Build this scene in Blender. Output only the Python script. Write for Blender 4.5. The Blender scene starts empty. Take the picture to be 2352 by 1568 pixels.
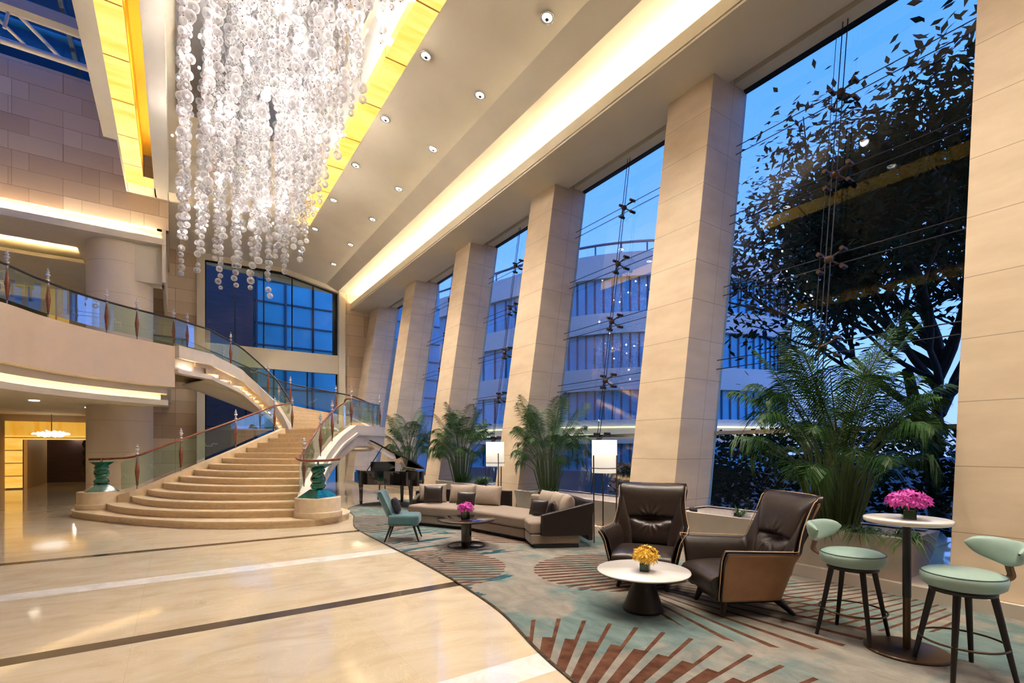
import bpy, bmesh, math, random
import numpy as np
from mathutils import Vector, Matrix, Euler
random.seed(7); rng=np.random.default_rng(7)
PI=math.pi; sin=math.sin; cos=math.cos
sc=bpy.context.scene; COL=sc.collection
sc.view_settings.view_transform='Standard'; sc.view_settings.look='None'
sc.view_settings.gamma=1; sc.view_settings.use_curve_mapping=False
sc.view_settings.exposure=0.68
sc.cycles.transparent_max_bounces=12; sc.cycles.max_bounces=4; sc.cycles.diffuse_bounces=3; sc.cycles.glossy_bounces=2; sc.cycles.transmission_bounces=3
sc.cycles.use_adaptive_sampling=True; sc.cycles.adaptive_threshold=.2; sc.cycles.adaptive_min_samples=14
sc.cycles.sample_clamp_indirect=4.0
sc.cycles.caustics_reflective=False; sc.cycles.caustics_refractive=False
# ------------------------------------------------------------------ materials
def srgb(r,g,b):
    f=lambda c:(c/12.92 if c<=.04045 else ((c+.055)/1.055)**2.4)
    return (f(r/255),f(g/255),f(b/255),1)
def newmat(name):
    m=bpy.data.materials.new(name); m.use_nodes=True
    nt=m.node_tree; b=nt.nodes['Principled BSDF']; return m,nt,b
def mat(name,col,rough=.5,metal=0,noise=0,nscale=8,bump=0,emis=None,estr=0,spec=None,coat=0,trans=0,col2=None,stretch=(1,1,1)):
    m,nt,b=newmat(name)
    b.inputs['Base Color'].default_value=col; b.inputs['Roughness'].default_value=rough
    b.inputs['Metallic'].default_value=metal
    if spec is not None: b.inputs['Specular IOR Level'].default_value=spec
    if coat: b.inputs['Coat Weight'].default_value=coat; b.inputs['Coat Roughness'].default_value=.05
    if trans: b.inputs['Transmission Weight'].default_value=trans
    if emis: b.inputs['Emission Color'].default_value=emis; b.inputs['Emission Strength'].default_value=estr
    if noise or bump:
        tc=nt.nodes.new('ShaderNodeTexCoord'); mp=nt.nodes.new('ShaderNodeMapping'); mp.inputs['Scale'].default_value=stretch
        nt.links.new(tc.outputs['Object'],mp.inputs['Vector'])
        n=nt.nodes.new('ShaderNodeTexNoise'); n.inputs['Scale'].default_value=nscale; n.inputs['Detail'].default_value=6
        nt.links.new(mp.outputs[0],n.inputs['Vector'])
        if noise:
            r=nt.nodes.new('ShaderNodeValToRGB')
            c2=col2 or tuple(min(1,c*(1+noise)) for c in col[:3])+(1,)
            c1=tuple(c*(1-noise) for c in col[:3])+(1,) if col2 is None else col
            r.color_ramp.elements[0].position=.3; r.color_ramp.elements[1].position=.7
            r.color_ramp.elements[0].color=c1; r.color_ramp.elements[1].color=c2
            nt.links.new(n.outputs[0],r.inputs[0]); nt.links.new(r.outputs[0],b.inputs['Base Color'])
        if bump:
            bp=nt.nodes.new('ShaderNodeBump'); bp.inputs['Strength'].default_value=bump; bp.inputs['Distance'].default_value=.02
            nt.links.new(n.outputs[0],bp.inputs['Height']); nt.links.new(bp.outputs[0],b.inputs['Normal'])
    return m
class X:  # tiny expression wrapper for math nodes
    nt=None
    def __init__(s,o): s.o=o
    @staticmethod
    def m(op,*a):
        n=X.nt.nodes.new('ShaderNodeMath'); n.operation=op
        for i,v in enumerate(a):
            if isinstance(v,X): X.nt.links.new(v.o,n.inputs[i])
            else: n.inputs[i].default_value=v
        return X(n.outputs[0])
    def __add__(s,b): return X.m('ADD',s,b)
    def __sub__(s,b): return X.m('SUBTRACT',s,b)
    def __rsub__(s,b): return X.m('SUBTRACT',b,s)
    def __mul__(s,b): return X.m('MULTIPLY',s,b)
    def __truediv__(s,b): return X.m('DIVIDE',s,b)
    def lt(s,b): return X.m('LESS_THAN',s,b)
    def gt(s,b): return X.m('GREATER_THAN',s,b)
    def fract(s): return X.m('FRACT',s)
    def mx(s,b): return X.m('MAXIMUM',s,b)
    def mn(s,b): return X.m('MINIMUM',s,b)
def xyz(nt,kind='Object'):
    X.nt=nt
    tc=nt.nodes.new('ShaderNodeTexCoord'); sp=nt.nodes.new('ShaderNodeSeparateXYZ')
    nt.links.new(tc.outputs[kind],sp.inputs[0]); return X(sp.outputs[0]),X(sp.outputs[1]),X(sp.outputs[2]),tc
def noise(nt,tc,scale,detail=5,stretch=(1,1,1),rough=.55,dist=0):
    mp=nt.nodes.new('ShaderNodeMapping'); mp.inputs['Scale'].default_value=stretch
    nt.links.new(tc.outputs['Object'],mp.inputs['Vector'])
    n=nt.nodes.new('ShaderNodeTexNoise'); n.inputs['Scale'].default_value=scale; n.inputs['Detail'].default_value=detail
    n.inputs['Roughness'].default_value=rough; n.inputs['Distortion'].default_value=dist
    nt.links.new(mp.outputs[0],n.inputs['Vector']); return X(n.outputs[0])
def ramp(nt,x,stops):
    r=nt.nodes.new('ShaderNodeValToRGB'); e=r.color_ramp.elements
    while len(e)<len(stops): e.new(.5)
    for i,(p,c) in enumerate(stops): e[i].position=p; e[i].color=c
    nt.links.new(x.o,r.inputs[0]); return r.outputs[0]
def mixc(nt,f,a,b,mode='MIX'):
    n=nt.nodes.new('ShaderNodeMix'); n.data_type='RGBA'; n.blend_type=mode
    if isinstance(f,X): nt.links.new(f.o,n.inputs[0])
    else: n.inputs[0].default_value=f
    for i,v in ((6,a),(7,b)):
        if isinstance(v,tuple): n.inputs[i].default_value=v
        else: nt.links.new(v,n.inputs[i])
    return n.outputs[2]
M={}
M['plaster']=mat('plaster',(.74,.66,.52,1),.75,noise=.04,nscale=1.2)
M['plaster_grey']=mat('plaster_grey',(.60,.56,.50,1),.75,noise=.03,nscale=1.2)
M['white_stone']=mat('white_stone',(.74,.65,.54,1),.45,noise=.05,nscale=3)
M['fascia']=mat('fascia',(.76,.59,.42,1),.5,noise=.03,nscale=2)
M['stair_stone']=mat('stair_stone',(.68,.50,.29,1),.35,noise=.12,nscale=9,stretch=(1,1,2.5))
M['stair_nose']=mat('stair_nose',(.74,.58,.38,1),.3,noise=.08,nscale=9)
def m_pier():
    m,nt,b=newmat('pier_stone'); x,y,z,tc=xyz(nt)
    n=noise(nt,tc,1.3,7,(1,1,3)); base=ramp(nt,n,[(.3,(.64,.49,.33,1)),(.7,(.76,.60,.42,1))])
    jz=((z-.075)/.68).fract().lt(.012)
    xs=x-z*.15
    jx=(xs-7.2).mx((xs-7.2)*-1).lt(.004)
    j=jz.mx(jx)
    c=mixc(nt,j,base,(.36,.27,.18,1))
    nt.links.new(c,b.inputs['Base Color']); b.inputs['Roughness'].default_value=.6
    return m
M['pier']=m_pier()
def m_patch(name,axis='x',offs=0):
    m,nt,b=newmat(name); x,y,z,tc=xyz(nt)
    cb=nt.nodes.new('ShaderNodeCombineXYZ'); nt.links.new((x if axis=='x' else y).o,cb.inputs[0]); nt.links.new((z+offs).o,cb.inputs[1])
    def brick(w,h,off,c1,c2):
        t=nt.nodes.new('ShaderNodeTexBrick'); t.offset=off; t.squash=1
        t.inputs['Brick Width'].default_value=w; t.inputs['Row Height'].default_value=h; t.inputs['Scale'].default_value=1
        t.inputs['Mortar Size'].default_value=.004; t.inputs['Mortar Smooth'].default_value=0
        t.inputs['Color1'].default_value=c1; t.inputs['Color2'].default_value=c2; t.inputs['Mortar'].default_value=(.3,.24,.17,1)
        nt.links.new(cb.outputs[0],t.inputs['Vector']); return t.outputs['Color']
    a=brick(1.15,.5,.37,(.82,.68,.52,1),(.64,.50,.37,1)); c=brick(1.9,1.0,.43,(1,.97,.93,1),(.66,.56,.48,1))
    o=mixc(nt,1.0,a,c,'MULTIPLY')
    nt.links.new(o,b.inputs['Base Color']); b.inputs['Roughness'].default_value=.6
    return m
M['patch']=m_patch('patch_stone')
def m_marble():
    m,nt,b=newmat('cream_marble'); x,y,z,tc=xyz(nt)
    n=noise(nt,tc,1.1,9,(1,2.4,1),.62,1.2); base=ramp(nt,n,[(.28,(.54,.42,.26,1)),(.5,(.64,.53,.36,1)),(.72,(.70,.61,.46,1))])
    v=noise(nt,tc,.9,8,(1.3,.6,1),.6,2.2); vein=((v-.5).mx((v-.5)*-1)).lt(.004)
    c=mixc(nt,vein*.35,base,(.8,.7,.52,1))
    sx=((x+.3)/1.75).fract().lt(.0018)
    cell=nt.nodes.new('ShaderNodeTexWhiteNoise'); cell.noise_dimensions='2D'
    cb=nt.nodes.new('ShaderNodeCombineXYZ')
    nt.links.new(X.m('FLOOR',(x+.3)/1.75).o,cb.inputs[0]); nt.links.new(X.m('FLOOR',(y-.8)/2.22).o,cb.inputs[1]); nt.links.new(cb.outputs[0],cell.inputs['Vector'])
    c=mixc(nt,.5,c,ramp(nt,X(cell.outputs[0]),[(0,(.56,.46,.31,1)),(1,(.72,.58,.38,1))]),'MIX') if False else c
    c=mixc(nt,X(cell.outputs[0])*.25,c,(.72,.62,.52,1))
    c=mixc(nt,sx*.5,c,(.45,.35,.22,1))
    nt.links.new(c,b.inputs['Base Color']); b.inputs['Roughness'].default_value=.07; b.inputs['Specular IOR Level'].default_value=.6
    return m
M['marble']=m_marble()
def m_band(name,c1,c2,sc_,r):
    m,nt,b=newmat(name); x,y,z,tc=xyz(nt)
    n=noise(nt,tc,sc_,9,(1,1,1),.7,1.5); nt.links.new(ramp(nt,n,[(.4,c1),(.62,c2)]),b.inputs['Base Color']); b.inputs['Roughness'].default_value=r
    return m
M['dark_band']=m_band('dark_marble',(.03,.018,.01,1),(.12,.08,.045,1),30,.15)
M['white_band']=m_band('white_marble',(.74,.71,.66,1),(.90,.88,.84,1),2.5,.1)
def m_carpet():
    m,nt,b=newmat('carpet_pattern'); x,y,z,tc=xyz(nt)
    n1=noise(nt,tc,.62,3,(1,.8,1),.5,.3); n2=noise(nt,tc,3.2,6,(1.6,.7,1),.65,.8); n3=noise(nt,tc,1.5,6,(.8,1.4,1),.6,1.0)
    base=ramp(nt,n2,[(.3,(.19,.17,.145,1)),(.7,(.30,.275,.235,1))])
    teal=ramp(nt,n2,[(.3,(.075,.13,.13,1)),(.7,(.17,.235,.22,1))])
    f=ramp(nt,n1+(n3-.5)*.5,[(.47,(0,0,0,1)),(.56,(.9,.9,.9,1))])
    c=mixc(nt,X(f),base,teal)
    st=noise(nt,tc,.8,4,(.5,1.6,1),.5,.8)
    strokes=((st-.5).mx((st-.5)*-1)).lt(.016)
    hole=noise(nt,tc,.45,1).gt(.53)
    c=mixc(nt,strokes*hole*y.gt(4.2),c,(.02,.075,.10,1))
    brown=ramp(nt,noise(nt,tc,6,5),[(.35,(.065,.026,.014,1)),(.7,(.15,.068,.04,1))])
    def stripes(cx,cy,n,duty,ph=0):
        a=X.m('ARCTAN2',y-cy,x-cx); return ((a*(n/(2*PI))+ph).fract()).lt(duty)
    def rad(cx,cy):
        return X.m('SQRT',(x-cx)*(x-cx)+(y-cy)*(y-cy))
    wob=(n2-.5)*.10
    # big fan in front of the white table
    C=(1.3,1.9); r=rad(*C)
    thick=stripes(*C,64,.60)*r.lt(1.96+0.0); a=X.m('ARCTAN2',y-C[1],x-C[0])
    thin=stripes(*C,64,.17)*(r.lt(2.44))
    keep=(y.lt(3.75))*(y.gt(.2))
    mask=(thick.mx(thin))*keep
    # striped discs
    for (cx,cy,R,fx,fy,n_,du) in ((4.75,4.7,1.0,9.2,3.0,260,.55),(2.75,6.2,1.12,-4,9.6,420,.5),(3.4,10.5,1.25,.2,14.2,200,.5),(5.85,2.3,.85,11,1.2,300,.28),(4.75,2.75,.95,4.5,4.5,60,.25),(5.3,7.6,.9,8.2,4,200,.5)):
        mask=mask.mx(stripes(fx,fy,n_,du)*((rad(cx,cy)+wob).lt(R)))
    c=mixc(nt,mask,c,brown)
    fine=noise(nt,tc,160,2); c=mixc(nt,.25,c,ramp(nt,fine,[(.3,(.25,.25,.25,1)),(.7,(.75,.75,.75,1))]),'OVERLAY')
    nt.links.new(c,b.inputs['Base Color']); b.inputs['Roughness'].default_value=.95; b.inputs['Specular IOR Level'].default_value=.1
    bp=nt.nodes.new('ShaderNodeBump'); bp.inputs['Strength'].default_value=.3; bp.inputs['Distance'].default_value=.005
    nt.links.new(fine.o,bp.inputs['Height']); nt.links.new(bp.outputs[0],b.inputs['Normal'])
    return m
M['carpet']=m_carpet()
def m_onyx(name,axis,period,strength,off=0,dark=(.12,.05,.005,1),c1=(1,.50,.05,1),c2=(1,.68,.20,1)):
    m,nt,b=newmat(name); x,y,z,tc=xyz(nt); p={'x':x,'y':y,'z':z}[axis]
    st={'x':(5,1,1),'y':(.7,4,1),'z':(1,1,4)}[axis]
    n=noise(nt,tc,1.2,6,st); col=ramp(nt,n,[(.32,c1),(.6,c2)])
    j=((p-off)/period).fract().lt(.035/period)
    col=mixc(nt,j,col,dark)
    nt.links.new(col,b.inputs['Emission Color']); b.inputs['Emission Strength'].default_value=strength
    b.inputs['Base Color'].default_value=(.35,.18,.03,1); b.inputs['Roughness'].default_value=.3
    return m
M['onyx_ceiling']=m_onyx('lit_onyx_ceiling','y',1.55,.85,.45)
M['onyx_wall']=m_onyx('lit_onyx_wall','z',.5,.62,c1=(1,.42,.03,1),c2=(1,.58,.12,1))
M['onyx_dim']=m_onyx('lit_onyx_dim','x',.8,.22)
def glassmat(name,tint,refl=1.0,rough=0,body=None,bodyw=0,fres=1.0):
    m=bpy.data.materials.new(name); m.use_nodes=True; nt=m.node_tree; nt.nodes.clear()
    o=nt.nodes.new('ShaderNodeOutputMaterial'); t=nt.nodes.new('ShaderNodeBsdfTransparent'); t.inputs[0].default_value=tint
    g=nt.nodes.new('ShaderNodeBsdfGlossy'); g.inputs['Roughness'].default_value=rough; g.inputs[0].default_value=(refl,refl,refl,1)
    f0=nt.nodes.new('ShaderNodeFresnel'); f0.inputs[0].default_value=1.5
    f=nt.nodes.new('ShaderNodeMath'); f.operation='MULTIPLY'; f.inputs[1].default_value=fres; nt.links.new(f0.outputs[0],f.inputs[0])
    mx=nt.nodes.new('ShaderNodeMixShader'); nt.links.new(f.outputs[0],mx.inputs[0]); nt.links.new(t.outputs[0],mx.inputs[1]); nt.links.new(g.outputs[0],mx.inputs[2])
    last=mx
    if bodyw:
        d=nt.nodes.new('ShaderNodeBsdfTranslucent'); d.inputs[0].default_value=body
        d2=nt.nodes.new('ShaderNodeBsdfDiffuse'); d2.inputs[0].default_value=body
        m0=nt.nodes.new('ShaderNodeMixShader'); m0.inputs[0].default_value=.5; nt.links.new(d.outputs[0],m0.inputs[1]); nt.links.new(d2.outputs[0],m0.inputs[2])
        m2=nt.nodes.new('ShaderNodeMixShader')
        if name=='bubble_glass':
            lw=nt.nodes.new('ShaderNodeLayerWeight'); lw.inputs[0].default_value=.45
            mm=nt.nodes.new('ShaderNodeMath'); mm.operation='MULTIPLY_ADD'; mm.inputs[1].default_value=.42; mm.inputs[2].default_value=bodyw
            nt.links.new(lw.outputs['Facing'],mm.inputs[0]); nt.links.new(mm.outputs[0],m2.inputs[0])
        else: m2.inputs[0].default_value=bodyw
        nt.links.new(mx.outputs[0],m2.inputs[1]); nt.links.new(m0.outputs[0],m2.inputs[2]); last=m2
    nt.links.new(last.outputs[0],o.inputs[0]); return m
M['window_glass']=glassmat('window_glass',(.72,.86,1.0,1),.85,fres=.22)
M['sky_glass']=glassmat('sky_glass',(.30,.66,.92,1),.5,fres=.5)
M['rail_glass']=glassmat('rail_glass',(.80,.90,.84,1),.9,body=(.7,.85,.75,1),bodyw=.04,fres=.4)
M['bubble']=glassmat('bubble_glass',(.97,.97,1,1),1.0,.03,body=(.99,.98,.99,1),bodyw=.22)
M['vase_glass']=glassmat('vase_glass',(.85,.93,.88,1),1.0)
M['crystal']=mat('crystal',(.92,.92,.95,1),.06,metal=.55,spec=1)
M['green_crystal']=mat('green_crystal',(.0,.11,.065,1),.08,coat=1,noise=.6,nscale=6)
M['steel']=mat('steel',(.55,.55,.55,1),.25,metal=1)
M['dark_steel']=mat('dark_steel',(.03,.03,.035,1),.4,metal=.6)
M['black']=mat('black_frame',(.012,.012,.014,1),.4)
M['redwood']=mat('redwood',(.20,.055,.02,1),.3,noise=.3,nscale=10,coat=.3)
M['dark_wood']=mat('dark_wood',(.011,.007,.006,1),.4,noise=.2,nscale=12)
M['brown_leather']=mat('brown_leather',(.026,.0165,.0135,1),.30,noise=.15,nscale=20,bump=.08)
M['tan_leather']=mat('tan_leather',(.36,.18,.09,1),.45,noise=.08,nscale=12,bump=.05)
M['piping']=mat('tan_piping',(.60,.40,.24,1),.5)
M['mint']=mat('mint_leather',(.32,.45,.39,1),.35,noise=.05,nscale=10)
M['mint_dark']=mat('mint_piping',(.05,.08,.07,1),.5)
M['bronze']=mat('bronze',(.10,.06,.035,1),.38,metal=.8)
M['walnut']=mat('walnut',(.17,.085,.045,1),.4,noise=.2,nscale=14,stretch=(1,1,.3))
M['teal_velvet']=mat('teal_velvet',(.055,.145,.17,1),.75,noise=.12,nscale=6)
M['teal_velvet'].node_tree.nodes['Principled BSDF'].inputs['Sheen Weight'].default_value=.3
M['sofa_fabric']=mat('sofa_fabric',(.30,.235,.19,1),.85,noise=.06,nscale=30,bump=.1)
M['cushion_fabric']=mat('cushion_fabric',(.36,.29,.235,1),.85,noise=.06,nscale=25,bump=.1)
M['sofa_shell']=mat('sofa_shell',(.017,.010,.008,1),.45,noise=.15,nscale=12)
M['pillow_leather']=mat('pillow_leather',(.026,.020,.019,1),.28,noise=.15,nscale=8,bump=.1)
M['white_top']=mat('white_table_marble',(.84,.79,.74,1),.2,noise=.05,nscale=3,coat=.2)
M['espresso']=mat('espresso_lacquer',(.025,.012,.009,1),.15,coat=.4)
M['cone']=mat('cone_bronze',(.018,.012,.010,1),.45)
M['shade']=mat('lamp_shade_fabric',(.9,.87,.8,1),.8,emis=(1,.93,.80,1),estr=.42)
M['lampglow']=mat('lamp_glow',(1,1,1,1),.5,emis=(1,.86,.62,1),estr=14)
M['lens']=mat('downlight_lens',(1,1,1,1),.4,emis=(1,.93,.78,1),estr=3)
M['bulb']=mat('bulb_glow',(1,1,1,1),.5,emis=(1,.91,.80,1),estr=540)
M['led']=mat('led_strip',(1,1,1,1),.5,emis=(1,.74,.36,1),estr=9)
M['onyx_glow_plaster']=mat('onyx_glow_plaster',(.85,.55,.12,1),.5)  # plaster with the onyx glow painted into its colour as gold
M['reflector']=mat('downlight_reflector',(.8,.8,.78,1),.2,metal=.9)
M['piano']=mat('piano_lacquer',(.006,.006,.007,1),.06,coat=1)
M['magenta']=mat('magenta_petal',(.62,.02,.36,1),.5,noise=.35,nscale=25,col2=(.85,.12,.60,1))
M['yellow']=mat('yellow_petal',(.85,.42,.02,1),.5,noise=.2,nscale=25,col2=(.95,.65,.06,1))
M['stem']=mat('green_stem',(.05,.16,.03,1),.5)
def leafmat(name,c1,c2,tr=.3):
    m,nt,b=newmat(name); x,y,z,tc=xyz(nt)
    n=noise(nt,tc,4,3); nt.links.new(ramp(nt,n,[(.35,c1),(.65,c2)]),b.inputs['Base Color']); b.inputs['Roughness'].default_value=.45 if 'palm' in name or 'fern' in name else .95; b.inputs['Specular IOR Level'].default_value=.3 if 'palm' in name or 'fern' in name else .05
    return m
M['palm']=leafmat('palm_leaf',(.014,.055,.008,1),(.045,.12,.02,1))
M['palm_stem']=mat('palm_stem',(.07,.10,.03,1),.5,noise=.2,nscale=10)
M['fern']=leafmat('fern_leaf',(.04,.10,.02,1),(.10,.20,.05,1))
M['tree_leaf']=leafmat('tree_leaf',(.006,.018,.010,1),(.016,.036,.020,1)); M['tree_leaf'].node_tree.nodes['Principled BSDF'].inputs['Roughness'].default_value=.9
M['bark']=mat('bark',(.02,.018,.015,1),.9,noise=.3,nscale=8)
M['planter']=mat('planter_stone',(.64,.55,.46,1),.55,noise=.05,nscale=4)
M['soil']=mat('pebbles',(.45,.38,.30,1),.9,noise=.3,nscale=40,bump=.6)
M['rock']=mat('rock',(.05,.04,.035,1),.8,noise=.3,nscale=10,bump=.4)
M['facade_panel']=mat('facade_panel',(.80,.62,.50,1),.6,noise=.06,nscale=.4)
M['facade_glass']=mat('facade_glass',(.05,.30,.42,1),.3,metal=.1,noise=.35,nscale=.25,col2=(.10,.55,.72,1))
M['facade_frame']=mat('facade_frame',(.05,.09,.14,1),.5)
M['ground']=mat('outside_ground',(.018,.02,.022,1),.9,noise=.3,nscale=.5)
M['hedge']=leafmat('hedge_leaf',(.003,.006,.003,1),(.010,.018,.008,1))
M['brick_dark']=mat('dark_cladding',(.08,.05,.06,1),.6,noise=.2,nscale=3,stretch=(.3,1,6))
M['art']=mat('art_panel',(.03,.02,.02,1),.4,noise=.8,nscale=4,col2=(.35,.2,.12,1))
M['hall_wall']=mat('hall_wall',(.55,.42,.27,1),.5)
M['etch']=mat('etched_line',(.75,.80,.76,1),.4)
M['warm_strip']=mat('warm_sign_light',(1,.8,.4,1),.5,emis=(1,.75,.25,1),estr=1.5)
# ------------------------------------------------------------------ mesh helpers
class MB:
    def __init__(s): s.v=[];s.f=[];s.m=[];s.sm=[]
    def add(s,vs,fs,mi=0,smooth=False):
        o=len(s.v); s.v+= [tuple(v) for v in vs]; s.f+=[tuple(i+o for i in f) for f in fs]; s.m+=[mi]*len(fs); s.sm+=[smooth]*len(fs); return s
    def box(s,c,d,mi=0,rz=0,rot=None):
        x,y,z=(k/2 for k in d); R=rot if rot is not None else Matrix.Rotation(rz,3,'Z')
        vs=[Vector(c)+R@Vector((a*x,b*y,e*z)) for a in(-1,1) for b in(-1,1) for e in(-1,1)]
        return s.add(vs,[(0,1,3,2),(4,6,7,5),(0,4,5,1),(2,3,7,6),(0,2,6,4),(1,5,7,3)],mi)
    def b2(s,x0,x1,y0,y1,z0,z1,mi=0): return s.box(((x0+x1)/2,(y0+y1)/2,(z0+z1)/2),(abs(x1-x0),abs(y1-y0),abs(z1-z0)),mi)
    def prism(s,poly,z0,z1,mi=0,mtop=None):
        n=len(poly); z0=z0 if hasattr(z0,'__len__') else [z0]*n; z1=z1 if hasattr(z1,'__len__') else [z1]*n
        vs=[(p[0],p[1],z0[i]) for i,p in enumerate(poly)]+[(p[0],p[1],z1[i]) for i,p in enumerate(poly)]
        s.add(vs,[tuple(range(n))[::-1]]+[(i,(i+1)%n,n+(i+1)%n,n+i) for i in range(n)],mi)
        return s.add([vs[n+i] for i in range(n)],[tuple(range(n))],mi if mtop is None else mtop)
    def extr(s,poly,ax,a0,a1,mi=0):  # poly in the two other axes, extruded along ax
        n=len(poly)
        def mk(p,a): return {'x':(a,p[0],p[1]),'y':(p[0],a,p[1]),'z':(p[0],p[1],a)}[ax]
        vs=[mk(p,a0) for p in poly]+[mk(p,a1) for p in poly]
        return s.add(vs,[tuple(range(n))[::-1],tuple(range(n,2*n))]+[(i,(i+1)%n,n+(i+1)%n,n+i) for i in range(n)],mi)
    def quad(s,a,b,c,d,mi=0): return s.add([a,b,c,d],[(0,1,2,3)],mi)
    def tube(s,path,r,n=8,mi=0,caps=True,rr=None,smooth=True):
        P=[Vector(p) for p in path]; k=len(P); vs=[]; prev=None
        for i,p in enumerate(P):
            t=(P[min(i+1,k-1)]-P[max(i-1,0)]).normalized()
            if prev is None: u=t.orthogonal().normalized()
            else:
                u=prev-t*prev.dot(t)
                u=u.normalized() if u.length>1e-6 else t.orthogonal().normalized()
            prev=u; w=t.cross(u); ri=rr[i] if rr else r
            vs+=[p+(u*cos(2*PI*j/n)+w*sin(2*PI*j/n))*ri for j in range(n)]
        fs=[(i*n+j,i*n+(j+1)%n,(i+1)*n+(j+1)%n,(i+1)*n+j) for i in range(k-1) for j in range(n)]
        s.add(vs,fs,mi,smooth)
        if caps: s.add(vs[:n],[tuple(range(n))[::-1]],mi); s.add(vs[-n:],[tuple(range(n))],mi)
        return s
    def lathe(s,prof,n=32,c=(0,0,0),mi=0,smooth=True,sx=1,sy=1):
        vs=[(c[0]+r*cos(2*PI*j/n)*sx,c[1]+r*sin(2*PI*j/n)*sy,c[2]+z) for r,z in prof for j in range(n)]
        fs=[(i*n+j,i*n+(j+1)%n,(i+1)*n+(j+1)%n,(i+1)*n+j) for i in range(len(prof)-1) for j in range(n)]
        s.add(vs,fs,mi,smooth)
        for e,rev in((0,True),(len(prof)-1,False)):
            if prof[e][0]>1e-4: s.add([vs[e*n+j] for j in range(n)],[tuple(range(n))[::-1] if rev else tuple(range(n))],mi)
        return s
    def grid(s,G,mi=0,smooth=True,closeu=False):
        nu=len(G); nv=len(G[0]); vs=[p for r in G for p in r]
        fs=[(i*nv+j,i*nv+j+1,((i+1)%nu)*nv+j+1,((i+1)%nu)*nv+j) for i in range(nu if closeu else nu-1) for j in range(nv-1)]
        return s.add(vs,fs,mi,smooth)
    def build(s,name,mats,parent=None,bevel=0,sub=0,solid=0,segs=2,solid_off=-1,smooth=None):
        me=bpy.data.meshes.new(name); me.from_pydata(s.v,[],s.f)
        if not isinstance(mats,(list,tuple)): mats=[mats]
        for m in mats: me.materials.append(M[m] if isinstance(m,str) else m)
        me.polygons.foreach_set('material_index',s.m); me.polygons.foreach_set('use_smooth',[smooth if smooth is not None else q for q in s.sm]); me.update()
        o=bpy.data.objects.new(name,me); COL.objects.link(o)
        if parent is not None: o.parent=parent
        if bevel or sub or solid:
            bm=bmesh.new(); bm.from_mesh(me); bmesh.ops.remove_doubles(bm,verts=bm.verts,dist=1e-5); bmesh.ops.recalc_face_normals(bm,faces=bm.faces); bm.to_mesh(me); bm.free()
        if solid:
            md=o.modifiers.new('s','SOLIDIFY'); md.thickness=solid; md.offset=solid_off
            if len(mats)>1: md.material_offset=1; md.material_offset_rim=1
        if bevel:
            md=o.modifiers.new('b','BEVEL'); md.width=bevel; md.segments=segs; md.limit_method='ANGLE'; md.angle_limit=.6
        if sub:
            md=o.modifiers.new('u','SUBSURF'); md.levels=sub; md.render_levels=sub
        return o
def cat(pts,n=8):
    P=[Vector(p) for p in pts]; out=[]
    for i in range(len(P)-1):
        a=P[max(i-1,0)];b=P[i];c=P[i+1];d=P[min(i+2,len(P)-1)]
        for k in range(n):
            t=k/n; out.append(.5*((2*b)+(c-a)*t+(2*a-5*b+4*c-d)*t*t+(3*b-a-3*c+d)*t**3))
    out.append(P[-1]); return out
def tag(o,label,catg,group=None):
    o['label']=label; o['category']=catg
    if group: o['group']=group
    return o
def struct(o): o['kind']='structure'; return o
def thing(name,label,catg,loc=(0,0,0),rz=0,group=None):
    o=bpy.data.objects.new(name,None); COL.objects.link(o); o.location=loc; o.rotation_euler=(0,0,rz); o.empty_display_size=.2
    return tag(o,label,catg,group)
def copy_tree(o,loc,rz,label,group=None,scale=None):
    r=o.copy(); COL.objects.link(r); r.location=loc; r.rotation_euler=(0,0,rz); r['label']=label
    if scale: r.scale=scale
    if group: r['group']=group
    for ch in [c for c in bpy.data.objects if c.parent==o]:
        c=ch.copy(); COL.objects.link(c); c.parent=r
        for g in [q for q in bpy.data.objects if q.parent==ch]:
            d=g.copy(); COL.objects.link(d); d.parent=c
    return r
def lightobj(name,typ,loc,power,color=(1,.84,.62),size=.1,rot=None,spot=None,sy=None,blend=.6,parent=None):
    l=bpy.data.lights.new(name,typ); l.energy=power; l.color=color
    if typ=='AREA':
        l.size=size
        if sy: l.shape='RECTANGLE'; l.size_y=sy
    elif typ in('POINT','SPOT'): l.shadow_soft_size=size
    if typ=='SPOT': l.spot_size=spot or 1.6; l.spot_blend=blend
    o=bpy.data.objects.new(name,l); COL.objects.link(o); o.location=loc
    if rot: o.rotation_euler=rot
    return o
WARM=(1,.82,.58); NEUT=(1,.90,.77)
# ------------------------------------------------------------------ camera / world
H=1.636
cam=bpy.data.cameras.new('camera'); co=bpy.data.objects.new('camera',cam); COL.objects.link(co); sc.camera=co
cam.sensor_width=36; cam.lens=36*1138/2352; cam.shift_y=(1027-784)/2352; cam.clip_end=500
co.location=(0,0,H); co.rotation_euler=(PI/2,0,-math.atan2(.562,.827))
w=bpy.data.worlds.new('dusk'); sc.world=w; w.use_nodes=True; nt=w.node_tree
bg=nt.nodes['Background']; tcw=nt.nodes.new('ShaderNodeTexCoord'); spw=nt.nodes.new('ShaderNodeSeparateXYZ'); nt.links.new(tcw.outputs['Generated'],spw.inputs[0])
X.nt=nt
nt.links.new(ramp(nt,X(spw.outputs[2]),[(0.0,(.42,.46,.85,1)),(.25,(.24,.42,.95,1)),(.6,(.11,.32,.92,1)),(1,(.08,.32,.9,1))]),bg.inputs['Color']); bg.inputs['Strength'].default_value=1.45
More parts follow.
